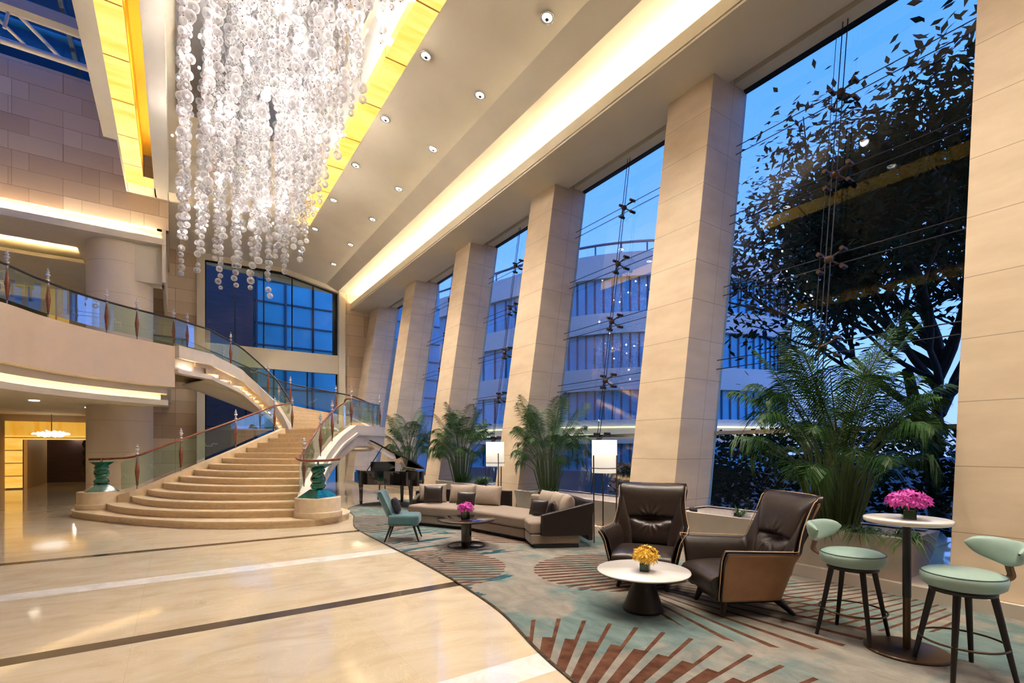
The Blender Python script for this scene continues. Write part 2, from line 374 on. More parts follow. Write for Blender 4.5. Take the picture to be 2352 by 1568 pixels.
# ------------------------------------------------------------------ floor
CB=[(2.0,-2.5),(2.05,0),(2.12,1.6),(2.29,2.6),(2.42,3.22),(2.67,4.14),(2.8,5.18),(2.86,6.01),(2.9,7.0),(2.92,8.12),(3.0,9.93),(3.22,10.9),(3.52,11.9),(3.66,12.8),(3.95,13.6),(4.66,14.28),(5.9,14.5),(6.56,14.5)]
CBs=[(p.x,p.y) for p in cat([(a,b,0) for a,b in CB],6)]
f=MB(); ys=[-9,.72,.88,2.83,3.14,5.2,5.39,7.40,7.72,9.63,9.82,28]; ms=[0,1,0,2,0,1,0,2,0,1,0]
for i in range(len(ms)): f.quad((-13,ys[i],0),(12,ys[i],0),(12,ys[i+1],0),(-13,ys[i+1],0),ms[i])
f.quad((-13,28,0),(12,28,0),(12,36,0),(-13,36,0),0)
f.b2(-13,12,-9,36,-.2,-.02)
struct(f.build('floor',['marble','dark_band','white_band']))
c=MB(); poly=CBs+[(6.56,-2.5)]; c.prism(poly,.001,.012)
cp=c.build('carpet','carpet')
tag(cp,'teal, beige and brown patterned carpet with a curved edge under the lounge furniture','carpet')
t=MB(); t.tube([(x,y,.008) for x,y in CBs],.012,6); struct(t.build('trim_1','dark_band'))
# ------------------------------------------------------------------ right wall: skirting, piers, windows, soffit
s=MB(); s.b2(6.55,7.7,-9,24,0,.15); struct(s.build('trim_2','planter'))
Lz=.15
def lean(x0,z): return x0+Lz*z
piers=[(.7,1.7),(5.2,6.17),(9.6,10.6),(13.86,14.86),(18.25,19.3),(22.6,23.7),(-3.7,-2.7)]
plab=['wide stone pier at the right edge behind the tall bar table','leaning stone pier behind the dark leather armchair facing the camera',
'leaning stone pier behind the far floor lamp','leaning stone pier to the left of the middle palm','leaning stone pier behind the raised piano lid','leaning stone pier next to the end wall of the hall','stone pier behind the camera']
for (a,b),lb in zip(piers,plab):
    m=MB(); y0=a if a!=.7 else .1
    m.extr([(lean(6.59,.15),.15),(lean(7.62,.15),.15),(lean(7.62,8.55),8.55),(lean(6.59,8.3),8.3)],'y',a if a!=.7 else -.3,b)
    o=m.build('stone_pier','pier',bevel=.006); tag(o,lb,'pier','leaning stone piers')
# ceiling / soffit as one structure
m=MB(); Y0=-9; YE=24
def strip(pts,y0,y1,mi=0):
    for p,q in zip(pts[:-1],pts[1:]): m.quad((p[0],y0,p[1]),(p[0],y1,p[1]),(q[0],y1,q[1]),(q[0],y0,q[1]),mi)
strip([(8.25,8.55),(8.25,8.2),(6.94,8.2),(6.94,8.24),(6.97,8.24),(6.97,8.27),(6.94,8.27),(6.94,8.51),(7.0,8.51),(7.02,8.36),(7.6,8.36),(7.6,8.93),(6.3,8.93),(5.78,9.19),(3.98,9.56)],Y0,YE)
strip([(8.25,8.5),(8.45,8.5)],Y0,YE,2)
strip([(8.45,8.55),(8.45,8.26),(8.72,8.26),(8.72,8.6)],Y0,YE)
strip([(3.55,9.78),(3.55,10.9)],Y0,18.7,1)
strip([(3.55,10.9),(-.17,10.9)],Y0,18.7)
strip([(-.17,10.9),(-.17,9.56)],Y0,18.7)
strip([(-.17,9.56),(-.53,9.56)],Y0,19.38,1)
strip([(-.53,9.56),(-.53,10.6)],Y0,18.7,1)
strip([(-1.206,9.56),(-1.52,9.56),(-1.52,13.4)],Y0,16.3)
strip([(-1.206,9.56),(-1.25,9.56),(-1.25,12.5)],16.3,19.4)
m.quad((-1.52,16.3,9.56),(-1.2,16.3,9.56),(-1.2,16.3,13),(-1.52,16.3,13))
m.quad((-.17,18.72,9.56),(3.98,18.72,9.56),(3.98,18.72,10.9),(-.17,18.72,10.9))
m.quad((-.19,18.72,9.56),(3.98,18.72,9.56),(3.98,24,9.56),(-.19,24,9.56))
m.quad((-1.2,18.7,9.56),(-.5,18.7,9.56),(-.5,19.4,9.56),(-1.2,19.4,9.56))
m.b2(-13,9.2,-9,12,13.4,13.6); m.b2(-1.6,9.2,12,24.2,13.4,13.6)
m.b2(-13,9.2,36,36.1,0,14)
struct(m.build('ceiling',['plaster','plaster_grey','black']))
# onyx light strips
o=MB(); o.b2(3.53,3.98,-9,18.7,9.56,9.62); o.b2(3.53,3.57,-9,18.7,9.62,9.78)
tag(o.build('onyx_light_strip','onyx_ceiling'),'long row of glowing yellow onyx panels in the ceiling right of the chandelier','ceiling light','onyx light strips')
o=MB(); o.b2(-1.206,-.785,-9,18.7,9.56,9.62); o.b2(-.785,-.53,18.2,18.7,9.56,9.62); ll=o.build('onyx_light_strip','onyx_ceiling')
tag(ll,'glowing yellow onyx panel strip in the ceiling left of the chandelier','ceiling light','onyx light strips')
o=MB(); o.b2(-.83,-.785,-9,18.2,9.62,10.5); o.b2(-.83,-.5,-9,18.7,10.5,10.52); o.build('side_panel','onyx_glow_plaster',ll)
for y in range(-6,18,3): lightobj('onyx_fill','AREA',(-.66,y+1.5,9.8),9,(1,.62,.12),.2,rot=(PI,0,0),sy=2.6)
# windows in the right wall
def glass_wall(n,y0,y1,detail):
    m=MB(); m.extr([(lean(7.55,.15),.15),(lean(7.57,.15),.15),(lean(7.57,8.45),8.45),(lean(7.55,8.45),8.45)],'y',y0,y1)
    g=m.build('window_%d'%n,'window_glass'); struct(g)
    fr=MB(); fr.b2(lean(7.55,8.2)-.03,lean(7.55,8.3)+.05,y0,y1,8.24,8.36); fr.extr([(lean(7.54,1.88),1.86),(lean(7.6,1.88),1.86),(lean(7.6,1.9),1.92),(lean(7.54,1.9),1.92)],'y',y0,y1,1)
    fr.build('frame',['black','steel'],g)
    if detail:
        yc=(y0+y1)/2
        for z in (7.15,5.82,4.5,3.17,1.9):
            k=MB()
            if z>2:
                for dz in(0,-.16): k.tube([(lean(7.44,z+dz),y0,z+dz),(lean(7.44,z+dz),y1,z+dz)],.008,5)
                k.build('cable','dark_steel',g)
        k=MB()
        for dy in(-.035,.035): k.tube([(lean(7.36,8.3),yc+dy,8.3),(lean(7.36,.2),yc+dy,.2)],.008,5)
        k.tube([(lean(7.5,8.3),yc+.18,8.3),(lean(7.5,.2),yc+.18,.2)],.005,4)
        k.build('cable','dark_steel',g)
        for z in (7.08,5.76,4.43,3.1,1.8):
            k=MB(); cx=lean(7.38,z); k.lathe([(.0,-.05),(.05,-.04),(.065,0),(.05,.04),(0,.05)],10,(cx,yc,z))
            for dy,dz in((-.16,.13),(.16,.13),(-.16,-.13),(.16,-.13)):
                k.tube([(cx,yc,z),(cx+.05,yc+dy*.6,z+dz*.6),(cx+.14,yc+dy,z+dz)],.014,6)
                k.tube([(cx+.02,yc+dy,z+dz),(cx+.17,yc+dy,z+dz)],.032,8)
            k.build('spider_fitting','bronze',g)
for i,(a,b) in enumerate([(1.7,5.2),(6.17,9.6),(10.6,13.86),(14.86,18.25),(19.3,22.6),(-2.7,.7)]): glass_wall(i+1,a,b,i<4)
# ------------------------------------------------------------------ end wall
m=MB()
def wallY(y,x0,x1,z0,z1,mi=0,th=.3): m.b2(x0,x1,y,y+th,z0,z1,mi)
wallY(24,-1,.72,0,9.6); wallY(24,6.62,9.2,0,9.2)
m.add([(.72,24.02,9.35),(6.62,24.02,9.0),(6.62,24.02,13.4),(.72,24.02,13.4)],[(0,1,2,3)])
struct(m.build('wall_end','patch'))
fr=MB() # plaster frame round end window
fr.b2(.72,1.0,23.75,24.2,0,9.6); fr.b2(6.34,6.64,23.75,24.2,0,9.1)
fr.add([(1.0,23.8,9.3+.35),(4.0,23.8,9.58),(6.64,23.8,9.06),(6.34,23.8,8.88),(3.95,23.8,9.5-.12),(1.0,23.8,9.3)],[(0,1,2,3,4,5)])
fr.add([(6.64,23.8,9.06),(6.34,23.8,8.88),(6.34,24.1,8.88),(3.95,24.1,9.38),(3.95,23.8,9.38)],[(1,2,3,4)])
fr.quad((1,24.05,9.2),(6.6,24.05,8.8),(6.6,24.05,9.6),(1,24.05,9.9))
struct(fr.build('trim_3','plaster'))
g=MB(); g.add([(1,24.0,5.95),(6.34,24.0,5.95),(6.34,24.0,8.9),(3.95,24,9.42),(1,24,9.4)],[(0,1,2,3,4)]); g.add([(1,24,0),(6.34,24,0),(6.34,24,5.07),(1,24,5.07)],[(0,1,2,3)])
w6=struct(g.build('window_7','window_glass'))
k=MB()
for x in (1.03,2.1,3.2,4.35,5.25,6.25): k.b2(x-.025,x+.025,24.02,24.08,5.95,9.3)
k.b2(6.12,6.34,24.02,24.08,5.95,9.0)
for x in (1.03,2.5,3.6,5.0,6.3): k.b2(x-.03,x+.03,24.02,24.08,0,5.07)
for z in (2.5,): k.b2(1,6.34,24.02,24.06,z-.03,z+.03)
k.add([(1,23.98,9.28),(3.95,23.98,9.3),(6.34,23.98,8.78),(6.34,23.98,8.9),(3.95,23.98,9.42),(1,23.98,9.42)],[(0,1,4,5),(1,2,3,4)])
k.build('frame','black',w6)
sp=MB(); sp.b2(1,6.34,23.9,24.1,5.07,5.95); sb=sp.build('spandrel',mat('spandrel_gloss',(.62,.54,.40,1),.12,coat=.6),w6)
# ------------------------------------------------------------------ left upper wall and its soffit with cove
m=MB(); m.b2(-13,-.18,19.4,19.7,8.6,12.6); m.b2(-.48,-.18,19.4,24,8.6,9.6)
struct(m.build('wall_left_upper','patch'))
m=MB(); m.b2(-13,-.25,19.62,27,8.45,8.6); m.b2(-13,-.25,19.62,19.9,8.2,8.6)
m.b2(-13,-.25,19.12,19.9,8.02,8.14); m.b2(-13,-.25,19.12,19.18,8.14,8.22)
for a in ((-13,-.25,19.9,20.9),(-2.6,-.25,20.9,22.6),(-13,-.25,22.6,27)): m.b2(*a,8.02,8.14)
m.b2(-13,-2.6,20.9,22.6,8.44,8.46,1)
m.b2(-1.05,-.3,19.45,20.0,6.85,8.02); m.b2(-.35,-.25,19.15,24,6.85,8.6)
struct(m.build('trim_4',['plaster','plaster']))
def coves(x0,x1,y,z,rot,power,n,color=WARM):
    L=(x1-x0)/n
    for i in range(n): lightobj('cove_light','AREA',(x0+L*(i+.5),y,z),power/n,color,L*.98,rot=rot,sy=.05)
coves(-13,-.4,19.3,8.2,(PI*.985,0,0),180,4,(1,.80,.5))
coves(-9.0,-2.7,22.4,8.22,(PI,0,0),100,2,(1,.75,.35))
coves(-9.0,-2.7,21.1,8.22,(PI,0,0),100,2,(1,.75,.35))
# right cove
for i in range(8):
    L=33/8; y=-9+L*(i+.5); lightobj('cove_light','AREA',(7.3,y,8.4),44,(1,.83,.56),.12,rot=(PI,-.30,0),sy=L*.98)
# ------------------------------------------------------------------ skylight above the left wall
g=MB(); g.b2(-13,-1.5,12,22,13.0,13.03); sk=struct(g.build('window_8','sky_glass'))
k=MB()
for x in (-2.4,-5,-7.6,-10.2): k.b2(x-.05,x+.05,12,22,12.85,12.98)
k.b2(-13,-1.5,15.6,15.85,11.6,11.85,1)
for y in (17.2,18.6): k.tube([(-13,y,12.5),(-1.5,y,12.5)],.09,8,1)
k.tube([(-13,19.1,13.4),(-1.5,19.1,13.4)],.09,8,1)
for x in (-3.4,-6.2,-9): k.tube([(x,17.2,12.6),(x+.7,19.3,12.9)],.05,6,1); k.tube([(x,17.2,12.6),(x-.1,17.2,12.0)],.04,6,1); k.tube([(x-.6,15.8,11.9),(x,18.6,12.6)],.04,6,1)
k.build('truss',['facade_frame','plaster_grey'],sk)
# ------------------------------------------------------------------ mezzanine
FA=[(-7.5,9.2),(-5.2,11.2),(-3.9,12.9),(-2.95,14.19),(-2.47,15.2),(-1.83,16.12),(-1.01,16.9),(-.01,17.6)]
fa=[(p.x,p.y) for p in cat([(a,b,0) for a,b in FA],6)]
def offset(poly,d):
    out=[]
    for i,p in enumerate(poly):
        a=poly[max(i-1,0)]; b=poly[min(i+1,len(poly)-1)]; t=Vector((b[0]-a[0],b[1]-a[1])).normalized(); out.append((p[0]-t.y*d,p[1]+t.x*d))
    return out
m=MB()
def slab(off,z0,z1,xr=None,mi=0,thk=None):
    a=offset(fa,off)
    if xr is not None: a[-1]=(xr,a[-1][1])
    if thk: b=offset(fa,off+thk); m.prism(a+b[::-1],z0,z1,mi)
    else: m.prism(a+[(a[-1][0],27),(-13,27),(-13,a[0][1])],z0,z1,mi)
slab(0,3.40,4.6,thk=.2); slab(.2,3.4,4.55,mi=1)
slab(.35,3.22,3.4,mi=1); slab(.62,3.0,3.3,thk=.1,mi=1); slab(.3,2.88,2.98,thk=1.2,mi=1); slab(.3,2.98,3.03,thk=.05,mi=1); slab(1.4,2.93,2.98,mi=1)
# landing of the mezzanine towards the upper flight
m.prism([(-.02,17.6),(.9,18.6),(.2,20.8),(-.6,20.75),(-.02,24),(-1,24),(-1,17.6)],4.3,4.6,1)
struct(m.build('trim_5',['fascia','plaster']))
ledc=offset(fa,.5)
for a,b in zip(ledc[:-1:2],ledc[2::2]):
    dx=b[0]-a[0]; dy=b[1]-a[1]; L=math.hypot(dx,dy)
    lightobj('cove_light','AREA',((a[0]+b[0])/2,(a[1]+b[1])/2,3.03),2.2*L,(1,.76,.42),L,rot=(PI-.45,0,math.atan2(dy,dx)),sy=.05)
# round column
cl=MB(); cl.lathe([(.85,0),(.85,8.02)],48,(-1.45,20.2,0)); 
def m_col():
    m_,nt_,b_=newmat('column_stone'); x_,y_,z_,tc_=xyz(nt_)
    j=((z_-.5)/.98).fract().lt(.008); c_=mixc(nt_,j,(.74,.62,.48,1),(.4,.3,.2,1)); nt_.links.new(c_,b_.inputs['Base Color']); b_.inputs['Roughness'].default_value=.45; return m_
M['column']=m_col()
tag(cl.build('round_column','column'),'thick round cream stone column rising through the mezzanine beside the staircase','column')
# ------------------------------------------------------------------ lower hall: portal wall at Y=27
m=MB()
m.b2(-13,-5.5,27,27.3,0,2.95,0); m.b2(-2.75,-1,27,27.3,0,2.95,0); m.b2(-5.5,-2.75,27,27.3,2.66,2.95,0)
m.b2(-2.0,-1.6,24,27,0,2.95,0)
m.b2(-13,-1,27,27.3,4.55,8.6,0); m.b2(-12.99,-12.7,-9,36,0,13.4,0)
m.b2(-5.0,-4.9,27.3,35,0,2.5,0); m.b2(-2.3,-2.2,27.3,35,0,2.5,0); m.b2(-5.0,-2.2,35,35.1,0,2.5,0); m.b2(-5.0,-2.2,27.3,35.1,2.5,2.6,0)
struct(m.build('wall_back',['hall_wall']))
o=MB(); o.b2(-5.5,-2.75,26.93,27.02,2.1,2.66); tag(o.build('onyx_wall_light',m_onyx('lit_onyx_lintel','x',1.36,.42,-5.5,c1=(1,.40,.02,1),c2=(1,.55,.08,1))),'glowing yellow onyx lintel over the corridor opening at lower left','wall light')
o=MB(); o.b2(-5.45,-4.98,26.85,27.02,.05,2.1); tag(o.build('onyx_wall_light','onyx_wall'),'glowing yellow onyx jamb left of the corridor opening','wall light','onyx jambs')
o=MB(); o.b2(-2.97,-2.75,26.85,27.02,.05,2.1); tag(o.build('onyx_wall_light','onyx_wall'),'narrow glowing yellow onyx jamb between corridor opening and round column','wall light','onyx jambs')
o=MB(); o.b2(-4.98,-2.97,26.85,27.0,1.94,2.1); tag(o.build('onyx_wall_light','onyx_wall'),'bright thin yellow onyx band just under the dimmer lintel at lower left','wall light')
for x in (-4.3,-3.5):
    o=MB(); o.b2(x-.28,x+.28,34.2,34.3,.35,2.0); fr_=o.build('picture','art')
    tag(fr_,'dark framed artwork at the end of the corridor, %s one'%('left' if x<-4 else 'right'),'picture')
o=MB()
for z in (.55,.98,1.4,1.78): o.lathe([(0,-.2),(.14,-.17),(.2,0),(.14,.17),(0,.2)],16,(-3.25,29,z))
tag(o.build('ball_sculpture','dark_wood'),'stack of dark balls standing at the right side of the corridor','sculpture')
o=MB()
for i in range(5):
    x=-4.75+i*.42; o.b2(x-.05,x+.05,32.5,32.6,0,2.5)
struct(o.build('trim_6','plaster'))
ch=thing('ceiling_lamp','flat oval white crystal lamp hanging in front of the corridor opening','ceiling light',(-3.95,25.8,0))
o=MB()
for i in range(150):
    a=random.random()*2*PI; r=.55*math.sqrt(random.random()); z=2.15+.13*(1-(r/.55)**2)*random.uniform(-1,1); o.box((r*cos(a),r*sin(a),z),(.06,.06,.04),0,rot=Euler((random.random()*3,random.random()*3,0)).to_matrix())
o.build('crystal_cluster',mat('lamp_crystal',(.9,.9,.9,1),.1,emis=(1,.95,.85,1),estr=.75),ch)
o=MB(); o.tube([(0,0,2.2),(0,0,2.93)],.015,6); o.build('rod','steel',ch)
lightobj('corridor_light','POINT',(-3.8,31,2.1),22,WARM,.2)
for x,y in((-7.5,16),(-7.5,19),(-7.5,22),(-7.5,25),(-9.5,20)): lightobj('lobby_light','SPOT',(x,y,2.9),40,WARM,.1,spot=2.6)
# upper lobby behind the balustrade
o=MB(); o.b2(-13,-3.6,26.9,27.0,7.6,8.02); o.b2(-4.2,-3.6,26.9,27.0,4.6,7.6); tag(o.build('onyx_wall_light','onyx_dim'),'dim yellow onyx panels on the upper lobby wall behind the mezzanine glass','wall light')
o=MB(); o.b2(-12.9,-4.2,26.85,26.95,4.6,7.5); struct(o.build('trim_7',mat('dark_glass_wall',(.10,.10,.05,1),.35)))
lightobj('lobby_light','SPOT',(-6.5,24,7.9),70,WARM,.06,spot=2.8)
# low ceiling downlights in mezzanine soffit
for i,(x,y,lb) in enumerate([(-3.2,18.6,'recessed downlight in the low ceiling at far left'),(-2.3,20.9,'recessed downlight in the low ceiling near the round column')]):
    o=MB(); o.lathe([(0,0),(.09,0),(.09,.03),(.11,.03),(.11,-.01),(.09,-.01)],20,(x,y,2.915)); tag(o.build('downlight','lens'),lb,'downlight','low ceiling downlights')
    lightobj('downlight_lamp','SPOT',(x,y,2.88),18,NEUT,.1,spot=2.2)
# ------------------------------------------------------------------ staircase
h=.148
def interp(tab,k):
    for (a,pa),(b,pb) in zip(tab[:-1],tab[1:]):
        if k<=b: t=(k-a)/(b-a); return tuple(pa[i]+(pb[i]-pa[i])*t for i in range(len(pa)))
    return tab[-1][1]
LP=[(2,(-1.42,15.6)),(3,(-.91,15.4)),(5,(-.27,15.5)),(7,(.39,15.8)),(10,(1.4,16.5)),(14,(2.7,17.5)),(15,(3.02,17.8)),(17,(3.4,18.4))]
RP=[(2,(2.15,11.35)),(4,(2.4,12.0)),(9,(3.15,13.5)),(12,(3.66,14.2)),(15,(4.34,14.8)),(17,(5.2,15.7))]
def arc(k,n=14):
    L=Vector(interp(LP,k)); R=Vector(interp(RP,k)); d=R-L; nn=Vector((d.y,-d.x)).normalized()
    if nn.dot(Vector((-1,-1)))<0: nn=-nn
    b=max(.05,.82*(1-(k-2)/12.5)); 
    return [tuple(L+d*(i/n)+nn*b*4*(i/n)*(1-i/n)) for i in range(n+1)]
st=thing('staircase','grand cream limestone staircase sweeping up from the lobby floor to the mezzanine','staircase')
A1=[(-1.98,16.2),(-1.95,15.3),(-.79,13.2),(.34,11.8),(1.44,11.05),(2.0,10.85),(2.6,10.85),(3.1,11.2),(3.38,11.8),(3.35,12.5)]
a1=[(p.x,p.y) for p in cat([(a,b,0) for a,b in A1],6)]
m=MB(); m.prism(a1+[(2.9,13.2),(0,16.0)],0,h-.03); 
m.prism(offset(a1,-.02)+[(2.9,13.2),(0,16.0)],h-.03,h,1); m.build('step',['stair_stone','stair_nose'],st)
for k in range(2,16):
    A=arc(k); B=arc(k+1.6)
    m=MB(); m.prism(A+B[::-1],max(0,(k-2)*h),k*h-.03); nose=[(x-(.015),y-.015) for x,y in A]
    m.prism(nose+B[::-1],k*h-.03,k*h,1); m.build('step',['stair_stone','stair_nose'],st)
zl=15*h
m=MB(); m.prism([interp(RP,15),(5.8,16.6),(5.9,17.6),(3.33,18.4),interp(LP,15)],zl-.6,zl,0); m.build('landing','stair_nose',st)
IN=[(2.2,(3.33,18.25)),(2.5,(3.25,18.5)),(3.2,(2.9,18.9)),(3.7,(2.45,19.15)),(4.2,(1.9,19.2)),(4.6,(.9,18.6)),(4.9,(.3,18.0))]
OUT=[(2.2,(5.9,17.3)),(2.5,(5.85,18.3)),(2.8,(5.5,19.3)),(3.02,(4.8,20.3)),(3.26,(3.7,21.05)),(3.7,(2.7,21.4)),(4.2,(1.4,21.3)),(4.6,(.2,20.8)),(4.9,(-.8,20.7))]
for k in range(16,32):
    z=k*h; a,b=interp(IN,z+.10),interp(OUT,z+.05); c_,d_=interp(IN,z+.10+1.7*h),interp(OUT,z+.05+1.7*h)
    m=MB(); m.prism([a,b,d_,c_],z-2*h,z-.03); m.prism([(a[0]*1.0,a[1]),b,d_,c_],z-.03,z,1); m.build('step',['stair_stone','stair_nose'],st)
def ribbon(path,z0f,z1f,off0,off1,mi=0,mm=None):
    mm=mm or MB(); P=[(p[0],p[1]) for p in path]; A=offset(P,off0); B=offset(P,off1); n=len(P)
    vs=[]; 
    for i in range(n): vs+=[(A[i][0],A[i][1],z0f(i)),(A[i][0],A[i][1],z1f(i)),(B[i][0],B[i][1],z1f(i)),(B[i][0],B[i][1],z0f(i))]
    fs=[(4*i+j,4*i+(j+1)%4,4*i+4+(j+1)%4,4*i+4+j) for i in range(n-1) for j in range(4)]+[(0,1,2,3),(4*n-1,4*n-2,4*n-3,4*n-4)]
    mm.add(vs,fs,mi); return mm
# left string of the lower flight
ks=[2.6+.4*i for i in range(31)]; PL=[interp(LP,k) for k in ks]; ZL=[k*h+.10 for k in ks]
ribbon(PL,lambda i:0,lambda i:ZL[i],-.12,.06).build('string','stair_nose',st)
# right string, arching to the landing
ks2=[2.8+.3*i for i in range(41)]; PR=[interp(RP,k) for k in ks2]; PR=[(p.x,p.y) for p in cat([(a,b,0) for a,b in PR[::4]],4)]; ks2=[2.8+.3*i for i in range(len(PR))]; ks2=[min(k,15.0) for k in ks2]
ZR=[k*h+.10 for k in ks2]
PR2=PR+[(5.8,16.6),(5.95,17.4)]; ZR2=ZR+[15*h+.1]*2
mm=ribbon(PR2,lambda i:0 if ZR2[i]<1.35 else max(0,ZR2[i]-.62),lambda i:ZR2[i],-.16,.05); 
ribbon(PR2,lambda i:ZR2[i]-.30,lambda i:ZR2[i]-.22,-.22,-.14,0,mm); mm.build('string','white_stone',st)
# underside of landing
# upper flight stringers
zi=[2.25+.06*i for i in range(40)]; PI_=[interp(IN,z) for z in zi]; PI_=[(p.x,p.y) for p in cat([(a,b,0) for a,b in PI_[::3]],3)]; zi=zi[:len(PI_)]
PI2=PI_+[(.3,18.0),(-.01,17.6)]; ZI=[min(z,4.6) for z in zi]+[4.6,4.6]
def o2(sgn):
    mm=ribbon(PI2,lambda i:ZI[i]-.33,lambda i:ZI[i]+.03,-.03,.13); 
    ribbon(PI2,lambda i:ZI[i]-.66,lambda i:ZI[i]-.33,-.2,-.1,0,mm)
    ribbon(PI2,lambda i:ZI[i]-.78,lambda i:ZI[i]-.66,-.2,.10,0,mm)
    return mm
o2(-1).build('string','white_stone',st)
for i in range(0,len(PI2)-1,2):
    a=PI2[i]; b=PI2[min(i+2,len(PI2)-1)]; L=math.hypot(b[0]-a[0],b[1]-a[1]); q=offset(PI2,0.0)[i]
    if L>.02: lightobj('cove_light','AREA',(q[0],q[1],ZI[i]-.62),3*L,WARM,L,rot=(PI,0,math.atan2(b[1]-a[1],b[0]-a[0])),sy=.04)
zo=[2.25+.06*i for i in range(40)]; PO=[interp(OUT,z) for z in zo]; PO=[(p.x,p.y) for p in cat([(a,b,0) for a,b in PO[::3]],3)]; zo=zo[:len(PO)]
PO2=PO+[(-.8,20.75),(-1.0,20.75)]; ZO=[min(z,4.6) for z in zo]+[4.6,4.6]
ribbon(PO2,lambda i:ZO[i]-.7,lambda i:ZO[i]+.03,-.02,.14).build('string','stair_nose',st)
# underside surface of the upper flight
G=[[ (interp(IN,z)[0]+(interp(OUT,z)[0]-interp(IN,z)[0])*t,interp(IN,z)[1]+(interp(OUT,z)[1]-interp(IN,z)[1])*t,z-.76) for t in (0.02,.25,.5,.75,1)] for z in [2.3+.1*i for i in range(24)]]
m=MB(); m.grid(G); m.build('soffit','plaster',st,solid=.05)
lightobj('stair_cove','AREA',(5.3,16.2,1.5),6,WARM,1.2,rot=(0,0,.9),sy=.8)
# plinths with green crystal
def plinth(x,y,rz,lab,lab2):
    m=MB(); 
    m.lathe([(.50,h),(.50,h+.12),(.47,h+.12),(.47,.56)],40,(x,y,0)); 
    o=m.build('newel_plinth','stair_nose',bevel=.01); tag(o,lab,'plinth','newel plinths')
    t=thing('crystal_newel',lab2,'newel ornament',(x,y,.56),rz,'green crystal newels')
    b=MB(); w0,w1=.33,.12
    b.add([(-w0,-w0*.8,0),(w0,-w0*.8,0),(w0,w0*.8,0),(-w0,w0*.8,0),(-w1,-w1,.17),(w1,-w1,.17),(w1,w1,.17),(-w1,w1,.17)],[(3,2,1,0),(0,1,5,4),(1,2,6,5),(2,3,7,6),(3,0,4,7),(4,5,6,7)])
    b.build('base','green_crystal',t,bevel=.006)
    b=MB()
    for z,r in((.24,.165),(.36,.14),(.47,.13),(.58,.15)):
        b.lathe([(r*.35,-.075),(r*.85,-.055),(r,0),(r*.85,.055),(r*.35,.075)],20,(0,0,z))
    for s_ in(0,1):
        b.tube([(.13*cos(a+s_*PI),.13*sin(a+s_*PI),.15+a*.5/(1.6*PI)) for a in [i*.2 for i in range(26)]],.03,6)
    b.build('twisted_stem','green_crystal',t)
    b=MB(); b.add([(-.10,-.10,0),(.10,-.10,0),(.10,.10,0),(-.10,.10,0),(-.23,-.2,.1),(.23,-.2,.1),(.23,.2,.1),(-.23,.2,.1)],[(3,2,1,0),(0,1,5,4),(1,2,6,5),(2,3,7,6),(3,0,4,7),(4,5,6,7)])
    o=b.build('cap','green_crystal',t); o.location=(0,0,.62)
    b=MB(); b.tube([(0,0,.72),(0,0,.8)],.02,8); b.build('pin','steel',t)
plinth(2.56,11.25,.6,'rounded stone newel plinth at the right foot of the stairs','twisted green crystal ornament on the right newel plinth, nearer the piano')
plinth(-1.5,15.75,.2,'stone newel plinth at the left foot of the stairs','twisted green crystal ornament on the left newel plinth, near the round column')
# balustrades
def post_mesh():
    a=MB(); a.lathe([(.0,.08),(.018,.08),(.05,.42),(.05,.44),(.016,.74),(0,.74)],8)
    b=MB(); b.tube([(0,0,0),(0,0,.1)],.014,8); b.tube([(0,0,.72),(0,0,.8)],.016,8)
    c=MB()
    for z,r in((.80,.03),(.87,.042),(.93,.028),(.985,.05),(1.045,.036),(1.09,.024),(1.13,.014)): c.lathe([(0,-r*.8),(r*.8,-r*.4),(r,0),(r*.8,r*.4),(0,r*.8)],10,(0,0,z))
    return a,b,c
pa,pb,pc=post_mesh(); proto=[]
for mb,nm,mt in((pa,'spindle','redwood'),(pb,'rod','steel'),(pc,'crystal_finial','crystal')):
    o=mb.build(nm,mt); proto.append(o.data); bpy.data.objects.remove(o)
def balustrade(path,posts,label,rail_h=.82,glass=(.1,.78),railmat='dark_wood',rail_pts=None,etch=True):
    """path: list of (x,y,z) along the string top; posts: indices"""
    t=thing('balustrade',label,'balustrade')
    rp=rail_pts or [(p[0],p[1],p[2]+rail_h) for p in path]
    k=MB(); k.tube(rp,.028,10); k.build('handrail',railmat,t)
    for i in posts:
        x,y,z=path[i]
        pr=bpy.data.objects.new('baluster_post',proto[1]); COL.objects.link(pr); pr.parent=t; pr.location=(x,y,z)
        for d,nm in((proto[0],'spindle'),(proto[2],'crystal_finial')):
            q=bpy.data.objects.new(nm,d); COL.objects.link(q); q.parent=pr
    ends=sorted(set([0]+list(posts)+[len(path)-1]))
    for a,b in zip(ends[:-1],ends[1:]):
        if b-a<1: continue
        seg=path[a:b+1]; k=MB()
        if len(seg)<2: continue
        ribbon([(p[0],p[1]) for p in seg],lambda i:seg[i][2]+glass[0],lambda i:seg[i][2]+glass[1],-.006,.006,0,k)
        k.sm=[False]*len(k.f); gp=k.build('glass_panel','rail_glass',t)
        if etch:
            mid=(a+b)/2; p0=Vector(path[a]); p1=Vector(path[b]); L=(p1-p0).length; e=MB(); hd=Vector((p1.x-p0.x,p1.y-p0.y,0)).normalized()
            cum=random.uniform(.2,.4); 
            ia=a+(b-a)*.5; c0=Vector(path[int(ia)]); u,v=0,0; pts=[(0,0)]
            for s_ in range(9):
                d=random.choice([(.07,0),(0,.06),(.05,0),(0,-.06)]); u+=d[0];v+=d[1]; pts.append((u,v))
            for (u0,v0),(u1,v1) in zip(pts[:-1],pts[1:]):
                e.tube([c0+hd*(u0-.2)+Vector((0,0,.42+v0)),c0+hd*(u1-.2)+Vector((0,0,.42+v1))],.004,4)
            e.build('etched_line','etch',gp)
    return t
